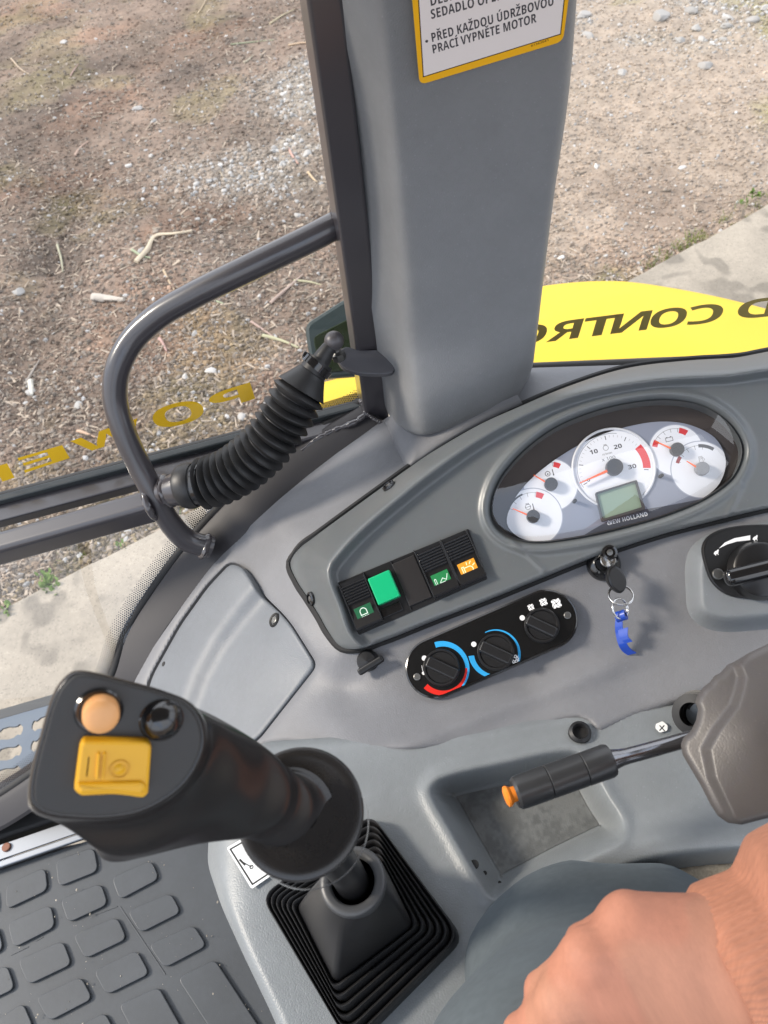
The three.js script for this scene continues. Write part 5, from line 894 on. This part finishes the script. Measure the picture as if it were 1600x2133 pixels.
// ---- shift lever from the column and the column cowl
{
  const a = at(1068, 1655, 0.655), b = at(1272, 1583, 0.665), dir = b.clone().sub(a).normalize(), t = thing('hand_lever', 'black cylindrical lever handle with orange release button over the tray', 'lever', a);
  const cyl = (s0, s1, prof) => { const g = new THREE.LatheGeometry(prof.map(([r, s]) => new THREE.Vector2(Math.max(r, 1e-5), s)), 40); const m = new THREE.Matrix4().makeBasis(dir.clone().cross(UP).normalize(), dir, dir.clone().cross(UP).normalize().cross(dir)); return toCreasedNormals(g.applyMatrix4(m.setPosition(a)), 0.5); };
  const Lh = a.distanceTo(b), R = 0.0142, y = Lh * 0.36, z = Lh * 0.72;
  part(t, 'handle', cyl(0, 1, [[0.007, 0.003], [R * 0.8, 0.0015], [R * 0.96, 0.004], [R, 0.008], [R, y - 0.0008], [R - 0.0008, y], [R, y + 0.0008], [R, z - 0.0008], [R - 0.0008, z], [R, z + 0.0008], [R * 1.02, Lh - 0.003], [R * 0.95, Lh], [0.008, Lh]]), std([0.03, 0.031, 0.033], 0.33));
  part(t, 'release_button', cyl(0, 1, [[0, -0.0075], [0.0062, -0.0072], [0.0086, -0.006], [0.0088, -0.004], [0.0066, -0.001], [0.0062, 0.004], [0, 0.004]]), M.orange);
  part(t, 'rod', sweep([b.clone().addScaledVector(dir, -0.003), at(1340, 1566, 0.672), at(1460, 1532, 0.69), at(1540, 1510, 0.72)], (q) => mix(0.0095, 0.0068, sst(0, 0.12, q)), 24, 18), std([0.2, 0.2, 0.21], 0.18, { metalness: 0.9 }));
  const fb = new Frame(at(1448, 1488, 0.795), ray(1448, 1488).negate().addScaledVector(RIGHT, -0.5), RIGHT), bo = thing('column_boot', 'black rubber boot where the column enters the console', 'boot', fb.o);
  part(bo, 'boot', join([0, 1, 2].map((i) => turned(fb, 1445, 1488, [[0.012, -0.02 + i * 0.009], [0.025 - i * 0.002, -0.017 + i * 0.009], [0.025 - i * 0.002, -0.013 + i * 0.009], [0.012, -0.01 + i * 0.009]], 30))), M.rubber);
}
{
  const t = thing('column_cowl', 'brownish grey steering column cowl with a torn edge', 'cowl', at(1560, 1560, 0.64));
  const D = tps([[1600, 1340, 0.655], [1700, 1290, 0.655], [1430, 1560, 0.64], [1500, 1695, 0.612], [1600, 1700, 0.602], [1700, 1500, 0.615], [1580, 1520, 0.618]]);
  const tear = [[1530, 1378], [1516, 1384], [1500, 1402], [1488, 1408], [1478, 1422], [1466, 1430], [1452, 1450], [1448, 1462], [1454, 1478], [1450, 1500], [1440, 1522]];
  const poly = [[1700, 1290], [1640, 1322], [1560, 1360], [1540, 1372], ...tear, [1424, 1536], [1418, 1552], [1422, 1572], [1436, 1596], [1462, 1640], [1480, 1676], [1496, 1700], [1516, 1714], [1545, 1718], [1600, 1704], [1700, 1684]];
  const line = (x, y) => { const xs = [[1340, 1560], [1385, 1536], [1410, 1546], [1440, 1540], [1470, 1530], [1520, 1492], [1560, 1470], [1620, 1482], [1720, 1530]]; let i = 0; while (i < xs.length - 2 && y > xs[i + 1][0]) i++; const k = clamp((y - xs[i][0]) / (xs[i + 1][0] - xs[i][0])); return x - mix(xs[i][1], xs[i + 1][1], k); };
  const DD = (x, y) => D(x, y) - 0.009 * sst(-12, 12, line(x, y)) + 0.0002 * (fbm(x / 60, y / 60, 2, 501) - 0.5);
  part(t, 'shell', relief(poly, DD, { step: 4, round: 16, rimDir: ray(1560, 1560).multiplyScalar(0.09) }), M.cowl);
}
// ---- floor mat, sill strip
{
  const y = 1.212, t = thing('floor_mat', 'dark slate rubber floor mat with raised rounded pads', 'floor mat', onY(200, 1950, y));
  const mat = plastic([0.05, 0.057, 0.066], { rough: 0.45, s: 601, amp: 0.2, specks: 0.001, bump: 0.00008 });
  const f = new Frame(onY(200, 1950, y), V(0, 1, 0), V(1, 0, 0));
  part(t, 'sheet', plate(f, [[-300, 1930], [-60, 1832], [210, 1742], [330, 1700], [560, 1640], [700, 1800], [760, 2400], [-300, 2500]], -0.006, 0, 0.001), mat);
  const pads = [[17, 1843, 90, 1810, 95, 1853, 17, 1890], [120, 1793, 192, 1768, 200, 1813, 125, 1843], [237, 1828, 312, 1795, 327, 1830, 252, 1870], [20, 1923, 102, 1888, 110, 1930, 32, 1970], [130, 1873, 207, 1843, 220, 1883, 145, 1918], [270, 1898, 352, 1863, 372, 1900, 295, 1939], [42, 2000, 127, 1963, 144, 2008, 62, 2047], [157, 1948, 240, 1913, 259, 1955, 180, 1993], [315, 1968, 400, 1930, 425, 1970, 345, 2012], [-48, 2044, 12, 2013, 27, 2058, -30, 2086], [80, 2078, 165, 2038, 187, 2080, 105, 2123], [200, 2023, 282, 1983, 306, 2028, 225, 2068], [-26, 2140, 45, 2093, 65, 2140, 0, 2180], [130, 2160, 215, 2113, 240, 2160, 160, 2205], [-72, 1962, -8, 1932, 3, 1976, -60, 2010], [-90, 1886, -14, 1852, -10, 1896, -80, 1930]];
  for (const p of pads) { const cx = (p[0] + p[2] + p[4] + p[6]) / 4, cy = (p[1] + p[3] + p[5] + p[7]) / 4; for (let i = 0; i < 8; i += 2) { p[i] = cx + (p[i] - cx) * 1.1; p[i + 1] = cy + (p[i + 1] - cy) * 1.1; } part(t, 'tread_pad', plate(f, roundPts([[p[0], p[1]], [p[2], p[3]], [p[4], p[5]], [p[6], p[7]]], 15), -0.0005, 0.0055, 0.001), mat); }
  for (const q of [[[247, 2093], [330, 2055], [440, 2250], [350, 2290]], [[370, 2038], [447, 1998], [600, 2230], [520, 2270]]]) part(t, 'tread_pad', plate(f, roundPts(q, 14), -0.0005, 0.0065, 0.0014), mat);
  // shallow mould lines in the sheet
  for (const [a, b] of [[[250, 1888], [345, 2030]], [[22, 1990], [60, 1972]], [[75, 1960], [90, 1952]], [[200, 1905], [245, 1888]]]) part(t, 'mould_line', bar(onY(...a, y + 0.0002), onY(...b, y + 0.0002), 0.0016, 0.0012, V(0, 1, 0), 0.0004), mat);
  { // grit trodden into the mat
    const q = new THREE.IcosahedronGeometry(1, 0), o = new THREE.InstancedMesh(q, new THREE.MeshStandardMaterial({ roughness: 0.95 }), 150), m = new THREE.Matrix4(), c = new THREE.Color();
    for (let i = 0; i < 150; i++) { const p = onY(rr(-40, 560), rr(1750, 2180), y), r = mix(0.0004, 0.0017, Math.pow(rnd(), 4)), k = rr(0.12, 0.5); m.makeRotationY(rr(0, 6)); m.scale(V(r * rr(0.8, 1.6), r * 0.6, r)); m.setPosition(p.x, y + 0.0062, p.z); o.setMatrixAt(i, m); c.setRGB(k, k * 0.9, k * 0.76); o.setColorAt(i, c); }
    o.name = 'grit'; o.userData = { kind: 'stuff', label: 'fine pale grit scattered on the floor mat', category: 'grit' }; scene.add(o);
  }
  const s = thing('sill_strip', 'bright aluminium sill strip along the mat edge', 'trim strip', onY(80, 1770, y));
  const p0 = onY(-260, 1866, 1.222), p1 = onY(330, 1662, 1.222), off = onY(0, 1800, 1.222).sub(onY(0, 1775, 1.222));
  part(s, 'strip', bar(p0, p1, 0.026, 0.004, V(0, 1, 0), 0.0015), M.alu);
  part(s, 'nose', bar(p0.clone().addScaledVector(off, 1.05).add(V(0, 0.001, 0)), p1.clone().addScaledVector(off, 1.05).add(V(0, 0.001, 0)), 0.012, 0.008, V(0, 1, 0), 0.003), M.alu);
  const fs = new Frame(onY(14, 1765, 1.2245), V(0, 1, 0), V(1, 0, 0)); SCREW(fs, 14, 1765, 0.0075, 0.0, std([0.2, 0.09, 0.06], 0.6, { metalness: 0.4 }), s);
  const d = thing('door_seal', 'black rubber seal between sill strip and lower window', 'seal', onY(80, 1720, 1.2)); part(d, 'channel', bar(onY(-260, 1800, 1.2), onY(330, 1606, 1.2), 0.07, 0.03, V(0, 1, 0), 0.008), M.dark);
  part(d, 'lip', bar(onY(-260, 1772, 1.222), onY(330, 1578, 1.222), 0.022, 0.02, V(0, 1, 0), 0.006), M.steel);
}

// ================================================================ pillar cover with its sticker
const pillar = thing('pillar_cover', 'tall grey plastic pillar cover rising from the dashboard', 'pillar cover', at(950, 880, 1.02));
{
  // each row runs from the post round the front face to the windscreen side
  const row = (y, x0, xc, xr, df) => [[x0 - 5, y, df + 0.06], [mix(x0, xc, 0.5), y, df + 0.031], [xc - 12, y, df + 0.0075], [xc + 2, y, df + 0.001], [xc + 20, y, df - 0.001], [mix(xc, xr, 0.5), y, df + 0.004], [xr - 42, y, df + 0.011], [xr - 12, y, df + 0.017], [xr, y, df + 0.03], [xr - 3, y, df + 0.08]];
  const rows = [row(-180, 700, 778, 1214, 0.585), row(0, 718, 796, 1200, 0.657), row(200, 738, 815, 1183, 0.742), row(400, 757, 832, 1154, 0.827), row(590, 773, 849, 1130, 0.909), row(722, 790, 858, 1114, 0.968),
    [[792, 800, 1.1], [826, 812, 1.045], [848, 826, 1.014], [864, 836, 1.002], [884, 838, 0.998], [970, 816, 1.0], [1048, 796, 1.008], [1084, 784, 1.016], [1104, 775, 1.03], [1102, 770, 1.085]],
    [[804, 850, 1.12], [826, 862, 1.066], [848, 878, 1.04], [868, 890, 1.028], [888, 891, 1.022], [955, 876, 1.022], [1020, 858, 1.028], [1056, 844, 1.034], [1074, 832, 1.045], [1080, 820, 1.1]],
    [[815, 868, 1.105], [828, 882, 1.074], [850, 898, 1.05], [868, 905, 1.04], [887, 906, 1.034], [952, 890, 1.034], [1015, 871, 1.039], [1050, 856, 1.044], [1066, 842, 1.054], [1075, 828, 1.105]],
    [[820, 860, 1.11], [835, 874, 1.09], [855, 888, 1.07], [872, 894, 1.06], [890, 895, 1.056], [950, 882, 1.056], [1010, 864, 1.06], [1044, 850, 1.064], [1058, 838, 1.072], [1068, 826, 1.11]]];
  part(pillar, 'cover', loft(rows, 90, 110), M.pillar);
  const cm = tps([[863, -60, 0.632], [1185, -60, 0.652], [866, 200, 0.742], [1160, 200, 0.763], [990, 0, 0.6635], [990, 200, 0.749]]);
  const f = frameOn(cm, 1010, 60, [100, -27], 0.0075, 60), t = thing('warning_sticker', 'white warning sticker with yellow border and black text', 'sticker', f.o);
  const out = roundPts([[838, -240], [1224, -300], [1173, 86], [874, 177]], 16, 6), [g, m] = printed(f, out, 0.0004, 1300, (c, L) => {
    const path = (q) => { c.beginPath(); q.forEach(([x, y], i) => { const p = L(x, y); c[i ? 'lineTo' : 'moveTo'](p.x, p.y); }); c.closePath(); };
    c.fillStyle = '#f2b416'; c.fillRect(-2, -2, 4, 4); path([[858, -220], [1205, -272], [1168, 71], [882, 160]]); c.fillStyle = '#e6dedb'; c.fill(); c.lineWidth = 0.0009; c.strokeStyle = '#2a1c10'; c.stroke();
    const line = (s, a, b, w, size) => { const p = L(...a), q = L(...b), an = Math.atan2(q.y - p.y, q.x - p.x), len = p.distanceTo(q); c.save(); c.translate(p.x, p.y); c.rotate(an); c.font = 'bold 100px sans-serif'; c.textAlign = 'left'; c.textBaseline = 'alphabetic'; const k = len / c.measureText(s).width; c.scale(k, -size / 100); c.fillStyle = '#38353a'; c.fillText(s, 0, 0); c.restore(); };
    const H = 0.0116;
    line('DESKU POUZE ZE', [896, 13], [1074, -37], 0, H); line('SEDADLO OPERÁTORA', [898, 40], [1116, -21], 0, H);
    line('PŘED KAŽDOU ÚDRŽBOVOU', [899, 88], [1155, 10], 0, H); line('PRACÍ VYPNĚTE MOTOR', [901, 112], [1118, 46], 0, H);
    const d = L(889, 86); c.fillStyle = '#38353a'; c.beginPath(); c.arc(d.x, d.y, 0.0013, 0, 7); c.fill();
    const tp = L(1106, 98), tq = L(1144, 85); c.save(); c.translate(tp.x, tp.y); c.rotate(Math.atan2(tq.y - tp.y, tq.x - tp.x)); c.font = 'bold 100px sans-serif'; const k = tp.distanceTo(tq) / c.measureText('87363081').width; c.scale(k, -0.003 / 100); c.fillStyle = '#7a5510'; c.fillText('87363081', 0, 0); c.restore();
  }, { roughness: 0.4 });
  part(t, 'sheet', g, m);
}
// ---- bracket, ball joint, bellows
{
  const f = new Frame(at(760, 752, 1.03), V(0.05, 1, 0.45), RIGHT), b = thing('strut_bracket', 'dark steel bracket plate on the post holding the ball joint', 'bracket', at(780, 755, 1.05));
  part(b, 'plate', plate(f, smoothPoly([[700, 742], [706, 730], [722, 722], [745, 728], [790, 729], [812, 732], [822, 768], [816, 776], [770, 779], [735, 774], [712, 764]], 60), -0.008, 0, 0.0015), std([0.085, 0.085, 0.095], 0.4));
  part(b, 'nut', turned(new Frame(at(708, 748, 1.02), at(690, 705, 1.0).sub(at(706, 745, 1.02)), RIGHT), 708, 748, [[0, 0], [0.009, 0], [0.01, 0.003], [0.01, 0.01], [0.006, 0.013], [0.005, 0.03]], 8), M.zinc);
  const t = thing('strut_bellows', 'black ribbed rubber bellows between handle and ball joint', 'bellows', at(420, 1008, 1.06));
  const path = [[392, 1012, 1.062], [420, 1008, 1.06], [462, 996, 1.05], [510, 968, 1.035], [556, 925, 1.02], [592, 874, 1.01], [622, 822, 1.0], [645, 785, 0.998], [668, 752, 0.996]];
  const N = 16, r = (q) => { if (q < 0.06) return 0.029; const e = 0.04; if (q < 0.83) { const k = (q - 0.06) / 0.77 * N, ph = k - Math.floor(k), w = 1 - Math.abs(2 * ph - 1); return 0.0265 + 0.0105 * Math.pow(w, 0.8); } if (q < 0.93) return mix(0.0345, 0.0195, Math.pow((q - 0.83) / 0.1, 0.9)); return 0.0185; };
  part(t, 'bellows', sweep(path, r, 360, 40), M.rubber);
  part(t, 'end_collar', sweep([[384, 1014, 1.066], [394, 1012, 1.063], [408, 1010, 1.061]], (q) => 0.0305 + 0.002 * Math.sin(q * Math.PI), 10, 36), M.rubber);
  part(t, 'clamp_band', sweep([[414, 1008, 1.06], [426, 1007, 1.058]], 0.0308, 6, 36), M.gloss);
  part(t, 'clamp_band', sweep([[654, 769, 0.9965], [664, 757, 0.996]], 0.0215, 6, 30), M.gloss);
  { const p = at(632, 738, 0.99); part(t, 'clamp_tab', bar(p, at(645, 745, 0.99), 0.012, 0.009, UP, 0.002), M.gloss); }
  const bl = at(696, 710, 0.99), ball = new THREE.SphereGeometry(0.0128, 32, 20); ball.translate(bl.x, bl.y, bl.z);
  const bj = thing('ball_joint', 'dark steel ball stud at the upper end of the bellows', 'ball joint', bl);
  part(bj, 'ball', ball, std([0.09, 0.085, 0.09], 0.42, { metalness: 0.4 })); part(bj, 'neck', sweep([[668, 752, 0.996], [680, 732, 0.993], [692, 716, 0.991]], (q) => 0.0125 - 0.004 * q, 8, 24), M.rubber);
  const sc = thing('strut_socket', 'painted steel socket welded between handle and bellows', 'socket', at(360, 1020, 1.07)); part(sc, 'cone', sweep([[338, 1026, 1.078], [365, 1020, 1.07], [400, 1012, 1.063]], (q) => mix(0.018, 0.029, q), 12, 30), M.steel);
}
// ================================================================ the person: trousers, hand, sleeve
function blobMesh(lo, size, N, fn, detail) { // surface of a distance field inside a cube
  const mc = new MarchingCubes(N, new THREE.MeshStandardMaterial(), false, false, 160000); mc.isolation = 0; const h = N / 2;
  for (let k = 0; k < N; k++) for (let j = 0; j < N; j++) for (let i = 0; i < N; i++) mc.field[i + j * N + k * N * N] = -fn(lo.x + (i - h) / h * size / 2 + size / 2, lo.y + (j - h) / h * size / 2 + size / 2, lo.z + (k - h) / h * size / 2 + size / 2);
  mc.update(); const n = mc.count, pos = new Float32Array(n * 3), nor = new Float32Array(n * 3);
  for (let i = 0; i < n; i++) { pos[i * 3] = lo.x + (mc.positionArray[i * 3] + 1) * size / 2; pos[i * 3 + 1] = lo.y + (mc.positionArray[i * 3 + 1] + 1) * size / 2; pos[i * 3 + 2] = lo.z + (mc.positionArray[i * 3 + 2] + 1) * size / 2; }
  let g = new THREE.BufferGeometry(); g.setAttribute('position', new THREE.BufferAttribute(pos, 3)); g = mergeVertices(g, 1e-5); g.computeVertexNormals();
  const p = g.attributes.position, uv = []; for (let i = 0; i < p.count; i++) uv.push(p.getX(i) + p.getY(i) * 0.4, p.getZ(i) + p.getY(i) * 0.6); g.setAttribute('uv', new THREE.Float32BufferAttribute(uv, 2));
  return g;
}
const capd = (x, y, z, a, b, r0, r1) => { const ax = b.x - a.x, ay = b.y - a.y, az = b.z - a.z, t = clamp(((x - a.x) * ax + (y - a.y) * ay + (z - a.z) * az) / (ax * ax + ay * ay + az * az)), dx = x - a.x - ax * t, dy = y - a.y - ay * t, dz = z - a.z - az * t; return Math.sqrt(dx * dx + dy * dy + dz * dz) - mix(r0, r1, t); };
const smin = (a, b, k) => { const h = clamp(0.5 + 0.5 * (b - a) / k); return mix(b, a, h) - k * h * (1 - h); };
{
  const knee = at(1262, 2072, 0.69), mid = at(1215, 2380, 0.52), hip = at(1300, 3300, 0.36), ankle = at(1060, 2300, 1.02), kl = at(1175, 2050, 0.68), kr = at(1420, 2032, 0.69);
  const p = thing('person', 'seated person in blue grey trousers and salmon sleeve, fist on thigh', 'person', V(knee.x, 1.21, knee.z));
  const lo = V(knee.x - 0.36, knee.y - 0.42, knee.z - 0.2), leg = (x, y, z) => { let d = smin(capd(x, y, z, knee, mid, 0.095, 0.106), capd(x, y, z, mid, hip, 0.106, 0.12), 0.05); d = smin(d, capd(x, y, z, knee, ankle, 0.09, 0.07), 0.05); d = smin(d, capd(x, y, z, kl, kr, 0.08, 0.084), 0.04); return d + 0.005 * (fbm(x * 14 + y * 9, z * 16 - y * 7, 3, 701) - 0.5) + 0.0025 * Math.sin((x * 0.7 + z) * 70 + 3 * fbm(x * 9, z * 9, 2, 3)) * sst(0.1, 0.02, Math.abs(y - knee.y - 0.02)); };
  const denim = dataTex(512, (x, y) => { const u = x / 512, v = y / 512, n = 0.5 * vnoise(u * 8, v * 8, 711, 8) + 0.5 * vnoise(u * 60, v * 60, 712, 60), w = ((x + y) % 4 < 2 ? 0.93 : 1.07) * (0.86 + 0.28 * n); return [0.082 * w, 0.101 * w, 0.114 * w].map((q) => 255 * Math.pow(q, 1 / 2.2)); }, true, 1 / 0.25);
  part(p, 'trousers', blobMesh(lo, 0.72, 72, leg), new THREE.MeshPhysicalMaterial({ map: denim, roughness: 0.95, sheen: 0.3, sheenRoughness: 0.6, sheenColor: lin(0.2, 0.25, 0.3) }));
  // hand: a loose fist seen from its back
  const wrist = at(1560, 1985, 0.468), k1 = at(1306, 1912, 0.462), k2 = at(1222, 1990, 0.452), k3 = at(1168, 2085, 0.455), k4 = at(1150, 2180, 0.465);
  const q = [k1, k2, k3, k4].map((k, i) => { const tip1 = at([1215, 1130, 1085, 1080][i], [1962, 2062, 2150, 2240][i], [0.487, 0.483, 0.485, 0.49][i]), tip2 = at([1260, 1180, 1140, 1130][i], [1990, 2090, 2180, 2270][i], [0.513, 0.513, 0.515, 0.515][i]); return [k, tip1, tip2]; });
  const th0 = at(1480, 1935, 0.487), th1 = at(1370, 1920, 0.503), th2 = at(1290, 1950, 0.515);
  const hand = (x, y, z) => {
    let d = 1e9; for (const [i, w] of [at(1545, 1945, 0.472), at(1555, 1985, 0.466), at(1565, 2035, 0.467), at(1570, 2080, 0.472)].entries()) { const [k, a, b] = q[i], m = capd(x, y, z, w, k, 0.0205, 0.0145); d = i ? smin(d, m, 0.022) : m; }
    for (const [k, a, b] of q) { let f = smin(capd(x, y, z, k, a, 0.0125, 0.0105), capd(x, y, z, a, b, 0.0105, 0.0092), 0.004); d = smin(d, f, 0.007); }
    d = smin(d, smin(capd(x, y, z, th0, th1, 0.017, 0.0125), capd(x, y, z, th1, th2, 0.0125, 0.0105), 0.006), 0.014);
    d = smin(d, capd(x, y, z, wrist, at(1760, 1900, 0.475), 0.03, 0.03), 0.02);
    return d + 0.0008 * (fbm(x * 90 + y * 40, z * 90 + y * 60, 2, 731) - 0.5);
  };
  const hl = at(1380, 2060, 0.48).add(V(-0.12, -0.12, -0.12));
  const skin = dataTex(512, (x, y) => { const u = x / 512, v = y / 512, n = 0.4 * vnoise(u * 10, v * 10, 721, 10) + 0.35 * vnoise(u * 40, v * 40, 722, 40) + 0.25 * vnoise(u * 160, v * 160, 723, 160), k = 0.88 + 0.24 * n, rd = 1 - 0.08 * sst(0.45, 0.7, vnoise(u * 5, v * 5, 726, 5)); return [0.43 * k, 0.2 * k * rd, 0.126 * k * rd].map((c) => 255 * Math.pow(c, 1 / 2.2)); }, true, 1 / 0.12);
  const skinBump = dataTex(512, (x, y) => { const u = x / 512, v = y / 512; let b = 9; const cx = u * 70, cy = v * 46, ix = Math.floor(cx), iy = Math.floor(cy); for (let j = -1; j <= 1; j++) for (let i = -1; i <= 1; i++) { const a = (ix + i + 70) % 70, e = (iy + j + 46) % 46, dx = ix + i + hash2(a, e, 13) - cx, dy = iy + j + hash2(a, e, 14) - cy; b = Math.min(b, dx * dx + dy * dy); } return 255 * clamp(0.85 - 0.5 * b + 0.3 * (vnoise(u * 14, v * 14, 15, 14) - 0.5)); }, false, 1 / 0.12);
  part(p, 'hand', blobMesh(hl, 0.24, 84, hand), new THREE.MeshPhysicalMaterial({ map: skin, roughness: 0.68, bumpMap: skinBump, bumpScale: 0.0002 }));
  // ribbed sleeve
  const ax0 = at(1500, 2012, 0.47), ax1 = at(1640, 1950, 0.468), ax2 = at(1900, 1800, 0.46), ax3 = at(2300, 1500, 0.46);
  const rib = dataTex(256, (x, y) => { const u = x / 256, v = y / 256, k = (0.9 + 0.2 * vnoise(u * 120, v * 30, 741, 30)) * (0.93 + 0.14 * vnoise(u * 9, v * 9, 742, 9)); return [0.38 * k, 0.165 * k, 0.1 * k].map((c) => 255 * Math.pow(c, 1 / 2.2)); }, true, 1 / 0.1);
  part(p, 'sleeve', sweep([ax0, ax1, ax2, ax3], (s) => 0.0405 + 0.004 * sst(0, 0.03, s) + 0.012 * sst(0.12, 0.22, s), 120, 300, (a, s) => 1 + (s < 0.16 ? 0.011 : 0.002) * Math.sin(a * 62) + 0.01 * Math.sin(a * 3 + s * 30)), new THREE.MeshPhysicalMaterial({ map: rib, roughness: 0.95, sheen: 0.3, sheenColor: lin(0.7, 0.35, 0.25) }));
}
{ // pale fabric showing in the well beyond the knee
  const t = thing('seat_cloth', 'beige cloth showing in the console well beyond the knee', 'cloth', onY(1480, 1830, 1.64));
  const m = dataTex(256, (x, y) => { const n = vnoise(x / 256 * 60, y / 256 * 60, 751, 60) * 0.6 + hash2(x >> 1, y >> 1, 752) * 0.4, k = 0.75 + 0.5 * n; return [0.36 * k, 0.31 * k, 0.235 * k].map((c) => 255 * Math.pow(clamp(c), 1 / 2.2)); }, true, 1 / 0.1);
  part(t, 'cloth', relief(smoothPoly([[1340, 1842], [1370, 1822], [1420, 1808], [1480, 1799], [1560, 1794], [1640, 1792], [1660, 1900], [1400, 1900]], 60), (x, y) => depthY(x, y, YC - 0.052 + 0.004 * fbm(x / 40, y / 40, 3, 755)), { step: 5, round: 6, rim: 0.012 }), new THREE.MeshStandardMaterial({ map: m, roughness: 1 }));
}
scene.traverse((o) => { if (o.isMesh) { o.castShadow = true; o.receiveShadow = true; } });
renderer.render(scene, camera);
